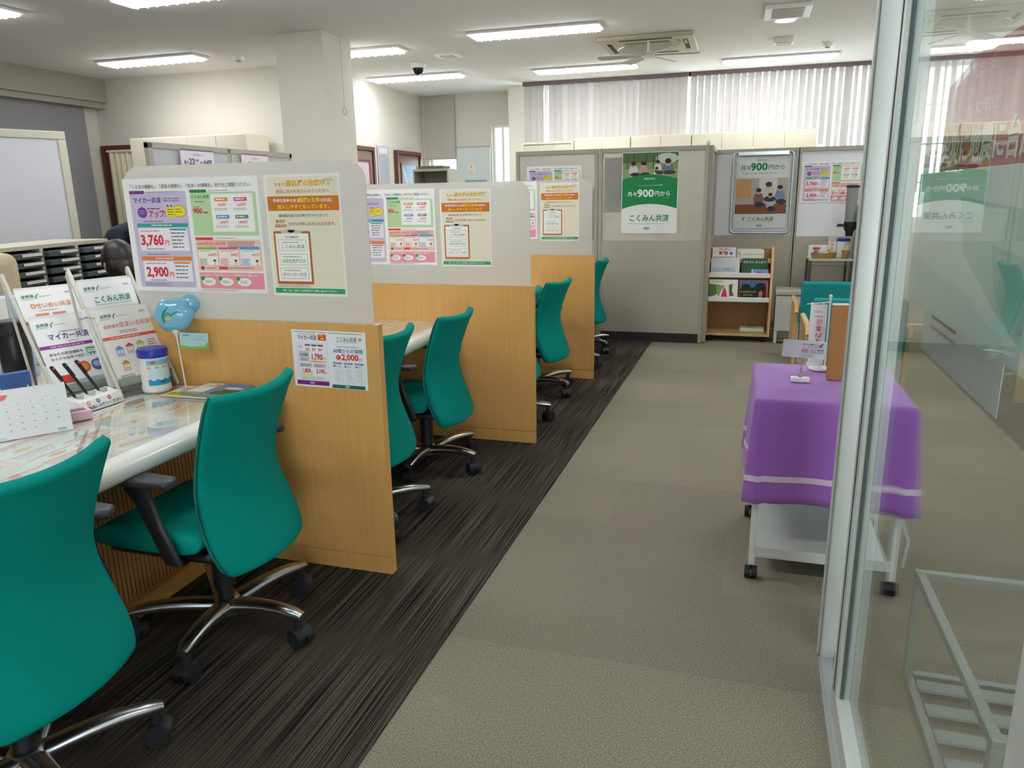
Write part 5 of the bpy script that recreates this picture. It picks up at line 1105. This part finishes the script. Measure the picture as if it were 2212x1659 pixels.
# cloth
def cloth():
    b = B(); x0, x1, y0, y1 = TX0 - .012, TX1 + .012, TY0 - .012, TY1 + .012; zt = TZ + .017; zb = .315; r = .02
    per = []; N = 22
    def seg(ax, ay, bx, by, n): return [(ax + (bx - ax) * i / n, ay + (by - ay) * i / n) for i in range(n)]
    per = seg(x0, y0, x1, y0, N) + seg(x1, y0, x1, y1, N) + seg(x1, y1, x0, y1, N) + seg(x0, y1, x0, y0, N)
    cx, cy = (x0 + x1) / 2, (y0 + y1) / 2; rings = []
    prof = [(-.02, zt), (-.006, zt - .002), (0, zt - .012)] + [(0, zt - .012 - (zt - .012 - zb) * k / 10) for k in range(1, 11)]
    for off, z in prof:
        d = (zt - z) / (zt - zb); ring = []
        for i, (x, y) in enumerate(per):
            nx, ny = (0, -1) if i < N else (1, 0) if i < 2 * N else (0, 1) if i < 3 * N else (-1, 0)
            if i % N == 0: nx, ny = ((-.7, -.7), (.7, -.7), (.7, .7), (-.7, .7))[i // N]
            wv = (.008 * math.sin(i * .62) + .006 * math.sin(i * .27 + 1)) * d + .012 * d + (.022 * d if i % N in (0, 1, N - 1) else 0)
            o = off + wv; ring.append((x + nx * o, y + ny * o, z))
        rings.append(ring)
    n = len(per); V = [p for rg in rings for p in rg]; F = [(k * n + i, k * n + (i + 1) % n, (k + 1) * n + (i + 1) % n, (k + 1) * n + i) for k in range(len(rings) - 1) for i in range(n)]
    V.append((cx, cy, zt)); F += [(len(V) - 1, i, (i + 1) % n) for i in range(n)]
    o = b.add(V, F).build('tablecloth', PURPLE, None, smooth=180); md = o.modifiers.new('solid', 'SOLIDIFY'); md.thickness = .0025; md.offset = -1
    # ribbon
    k0 = 9; s = B(); V = []
    for tt in (.72, .78):
        z = zt - .012 - (zt - .012 - zb) * tt; d = (zt - z) / (zt - zb)
        for i, (x, y) in enumerate(per):
            nx, ny = (0, -1) if i < N else (1, 0) if i < 2 * N else (0, 1) if i < 3 * N else (-1, 0)
            if i % N == 0: nx, ny = ((-.7, -.7), (.7, -.7), (.7, .7), (-.7, .7))[i // N]
            wv = (.008 * math.sin(i * .62) + .006 * math.sin(i * .27 + 1)) * d + .012 * d + (.022 * d if i % N in (0, 1, N - 1) else 0) + .0022
            V.append((x + nx * wv, y + ny * wv, z))
    s.add(V, [(i, (i + 1) % n, n + (i + 1) % n, n + i) for i in range(n)]).build('ribbon', LAV, o, smooth=180)
    return tag(o, 'purple tablecloth with a pale ribbon draped over the white trolley', 'tablecloth')
cloth()
ZT = TZ + .0205
t = thing('sign_stand', 'clear card clip with white foot on the purple cloth', 'sign stand', (.235, 2.92, ZT))
B().box(-.034, .034, -.014, .014, 0, .018).build('foot', WHITE, t, bevel=.003); B().cyl((0, 0, .018), (0, 0, .03), .007).cyl((0, 0, .03), (.004, 0, .085), .003, n=8).build('stem', CLEARP, t)
B().box(-.02, .022, -.008, .006, .078, .11).build('clip', CLEARP, t, bevel=.003)
q = Flat(150, 66, '#d6d6dc', th=.001); q.rect(66, 2, .6, 62, '#a8a8b0', 1).bars(6, 3, 20, 1, 4, '#77777c', 1.2)
q.text('あらゆる暮らしの', 70, 14, 7, '#33333a', bold=.03).text('シーンをしっかりサポート。', 70, 23, 7, '#33333a', bold=.02).poly([(128, 24), (130, 14), (138, 8), (144, 9), (137, 13), (133, 22)], '#4a5a54', 3).bars(132, 14, 14, 1, 4, '#4a5a54', 1.5)
for x, c in ((68, '#c87a62'), (96, '#b89aa0'), (122, '#6a4a76')):
    for k in range(3): q.rect(x, 31 + k * 6, 24, 3.4, c if k == 0 else '#a84a5a' if k == 1 and x == 68 else '#9a9aa4', 2)
q.bars(68, 52, 48, 3, 4, '#8a8a90', 1.5)
o = q.build('sign_card', None, (.163, 2.905, ZT + .098), (0, dg(3), dg(3))); tag(o, 'white information card held in the clear clip on the purple cloth', 'card')
t = thing('display_board', 'brown board standing upright on the purple cloth beside the banner', 'board', (.335, 2.97, ZT), dg(8))
B().box(0, .056, 0, .022, 0, .285).build('brown_board', BROWN, t, bevel=.001); B().box(0, .057, 0, .024, .285, .289).build('white_top_edge', WHITE, t, smooth=0)
t = thing('table_banner', 'white table banner with red mirrored characters on the purple cloth', 'banner', (.343, 3.15, ZT))
B().lathe([(.04, 0), (.042, .004), (.038, .009), (.01, .011)], (-.02, 0, 0)).build('base', WHITE, t)
B().cyl((.0, 0, .005), (.0, 0, .29), .0035, n=10).ball((0, 0, .295), .007).build('pole', WHITE, t); B().cyl((-.085, 0, .262), (.004, 0, .272), .002, n=8).build('cross_bar', WHITE, t)
q = Flat(62, 250, '#ececee', th=.0006); q.bars(14, 24, 34, 2, 6, '#b8b0b4', 3); q.text('全労済の', 32, 48, 8, '#d8485a', al='c', bold=.02, flip=True)
for i, ch in enumerate('住まいる共済'): q.text(ch, 36, 70 + i * 27, 26, '#dc3a52', al='c', bold=.04, flip=True)
q.rect(0, -8, 8, 10, '#ececee', .1).rect(42, -8, 8, 10, '#ececee', .1)
a = q.build('banner_cloth', t); a.location = (-.07, -.001, .012)

# ------------------------------------------------------------------ glass sliding door on the right
GX = lambda y: .315 + .013 * (y - 1.86)
AG = math.atan2(1, .013)          # direction of the door line (mostly +y)
st = bpy.data.objects.new('door_4', None); COL.objects.link(st); struct(st); st.location = (GX(1.86), 1.86, 0); st.rotation_euler = (0, 0, AG - PI / 2)
# local: y along the door line
B().box(-.022, .05, .33, .42, .0, ZC - .001).box(-.03, -.022, .345, .36, .0, ZC - .001).build('door_jamb', ALUL, st, bevel=.003)
B().box(-.012, .02, .42, .46, .0, ZC - .001).build('door_seal', mat('taupe_strip', '#8d867f', .6), st, smooth=0)  # plain strip, its taupe standing in for reflective glass seen edge-on
# sliding leaf
lf2 = B().box(-.016, .018, .0, .075, .006, 2.6).box(-.016, .018, -1.10, .0, .006, .10).box(-.016, .018, -1.18, -1.10, .006, 2.6).box(-.016, .018, -1.10, .0, 2.52, 2.6).build('door_frame', ALUL, st, bevel=.0015)
B().box(-.018, -.016, .028, .036, .10, 2.5).box(-.005, .003, -.004, .0, .1, 2.52).build('rubber_gasket', RUB, lf2, smooth=0)
B().box(.001, .006, -1.10, 0, .10, 2.52).build('door_pane', GLASS, st, smooth=0)
# the further leaf, parked behind
lf3 = B().box(.026, .048, -.70, .33, .006, .05).box(.026, .048, -.70, .33, 2.52, 2.6).box(.026, .048, .05, .09, .05, 2.52).build('fixed_frame', ALUL, st, bevel=.0015)
B().box(-.03, .06, -1.2, .33, .0, .004).box(-.022, -.016, -1.2, .33, .004, .012).box(.020, .024, -1.2, .33, .004, .012).build('floor_track', ALU, st, smooth=0)
B().box(-.03, .06, -1.5, .33, 2.61, ZC - .001).build('head_rail', ALUL, st, smooth=0)
# posters behind the pane
rzp = AG - PI
def pg(q, y_left, z, dx, label, nm='poster'):
    o = q.build(nm, None, (GX(y_left) + dx, y_left, z), (0, 0, rzp)); return tag(o, label, 'poster')
q = Flat(800, 238, '#eef6f4'); q.poly([(0, 150), (430, 178), (700, 238), (0, 238)], '#dceae6', 1).poly([(330, 40), (800, 60), (800, 238), (560, 180), (380, 120)], '#c6e0d8', 2).poly([(520, 100), (700, 110), (640, 200), (560, 160)], '#a8cfc4', 3)
pg(q, 1.66, 1.18, .010, 'pale aqua lower sheet stuck behind the door glass under the red poster')
q = Flat.__new__(Flat); q.w, q.h = 620, 166; q.V = []; q.F = []; q.Mi = []; q.mats = []; q.th = .001; q.base = '#c4393c'
sh = [(0, 166), (620, 166), (620, 0), (304, 0), (172, 3), (12, 30), (6, 114)]
q.put([q.p(x, y, 0) for x, y in sh] + [(a, .001, c) for a, _, c in [q.p(x, y, 0) for x, y in sh]], [tuple(range(7)), tuple(range(13, 6, -1))] + [(i, 7 + i, 7 + (i + 1) % 7, (i + 1) % 7) for i in range(7)], '#c4393c')
q.text('住まいの安心', 176, 27, 26, '#e6b9b8', bold=.01, fit=120).text('自然災害に手厚く備える', 150, 82, 22, '#dca6a4', bold=.01, fit=182).text('火災に地震に台風にも', 14, 134, 54, '#efe9e6', bold=.05, fit=590)
pg(q, 1.509, 1.4185, .010, 'red house shaped poster with white lettering behind the door glass')
q = Flat(465, 120, '#dedcd8'); q.bars(60, 50, 200, 1, 6, '#55555c', 5).bars(60, 66, 220, 1, 6, '#8a8a90', 6)
pg(q, 1.50, 1.108, .013, 'white notice with small dark print hanging below the aqua sheet on the glass')

# umbrella rack beyond the glass
t = thing('umbrella_rack', 'aluminium umbrella rack with slatted base beyond the glass door', 'rack', (.53, 1.46, 0))
W, L, Hh = .62, .69, .325; ALUR = mat('dull_grey_aluminium', '#8f9693', .45, metal=.4)
for x in (0, W):
    for y in (0, L): B().box(x - .012, x + .012, y - .012, y + .012, .001, Hh).build('leg', ALUR, t, bevel=.002)
b = B().box(-.012, W + .012, -.012, .012, Hh, Hh + .022).box(-.012, W + .012, L - .012, L + .012, Hh, Hh + .022).box(-.012, .012, .012, L - .012, Hh, Hh + .022).box(W - .012, W + .012, .012, L - .012, Hh, Hh + .022); b.build('top_frame', ALUR, t, bevel=.002)
b = B().box(-.012, .012, .012, L - .012, .002, .024).box(W - .012, W + .012, .012, L - .012, .002, .024).box(.012, W - .012, L - .012, L + .012, .002, .024).box(.012, W - .012, -.012, .012, .002, .024); b.build('bottom_frame', ALUR, t, bevel=.002)
for k in range(6): B().box(.012, W - .012, .07 + k * .105, .115 + k * .105, .026, .034).build('slat', mat('blue_grey_slat', '#8d9694', .5), t, smooth=0)
bpy.context.view_layer.update()
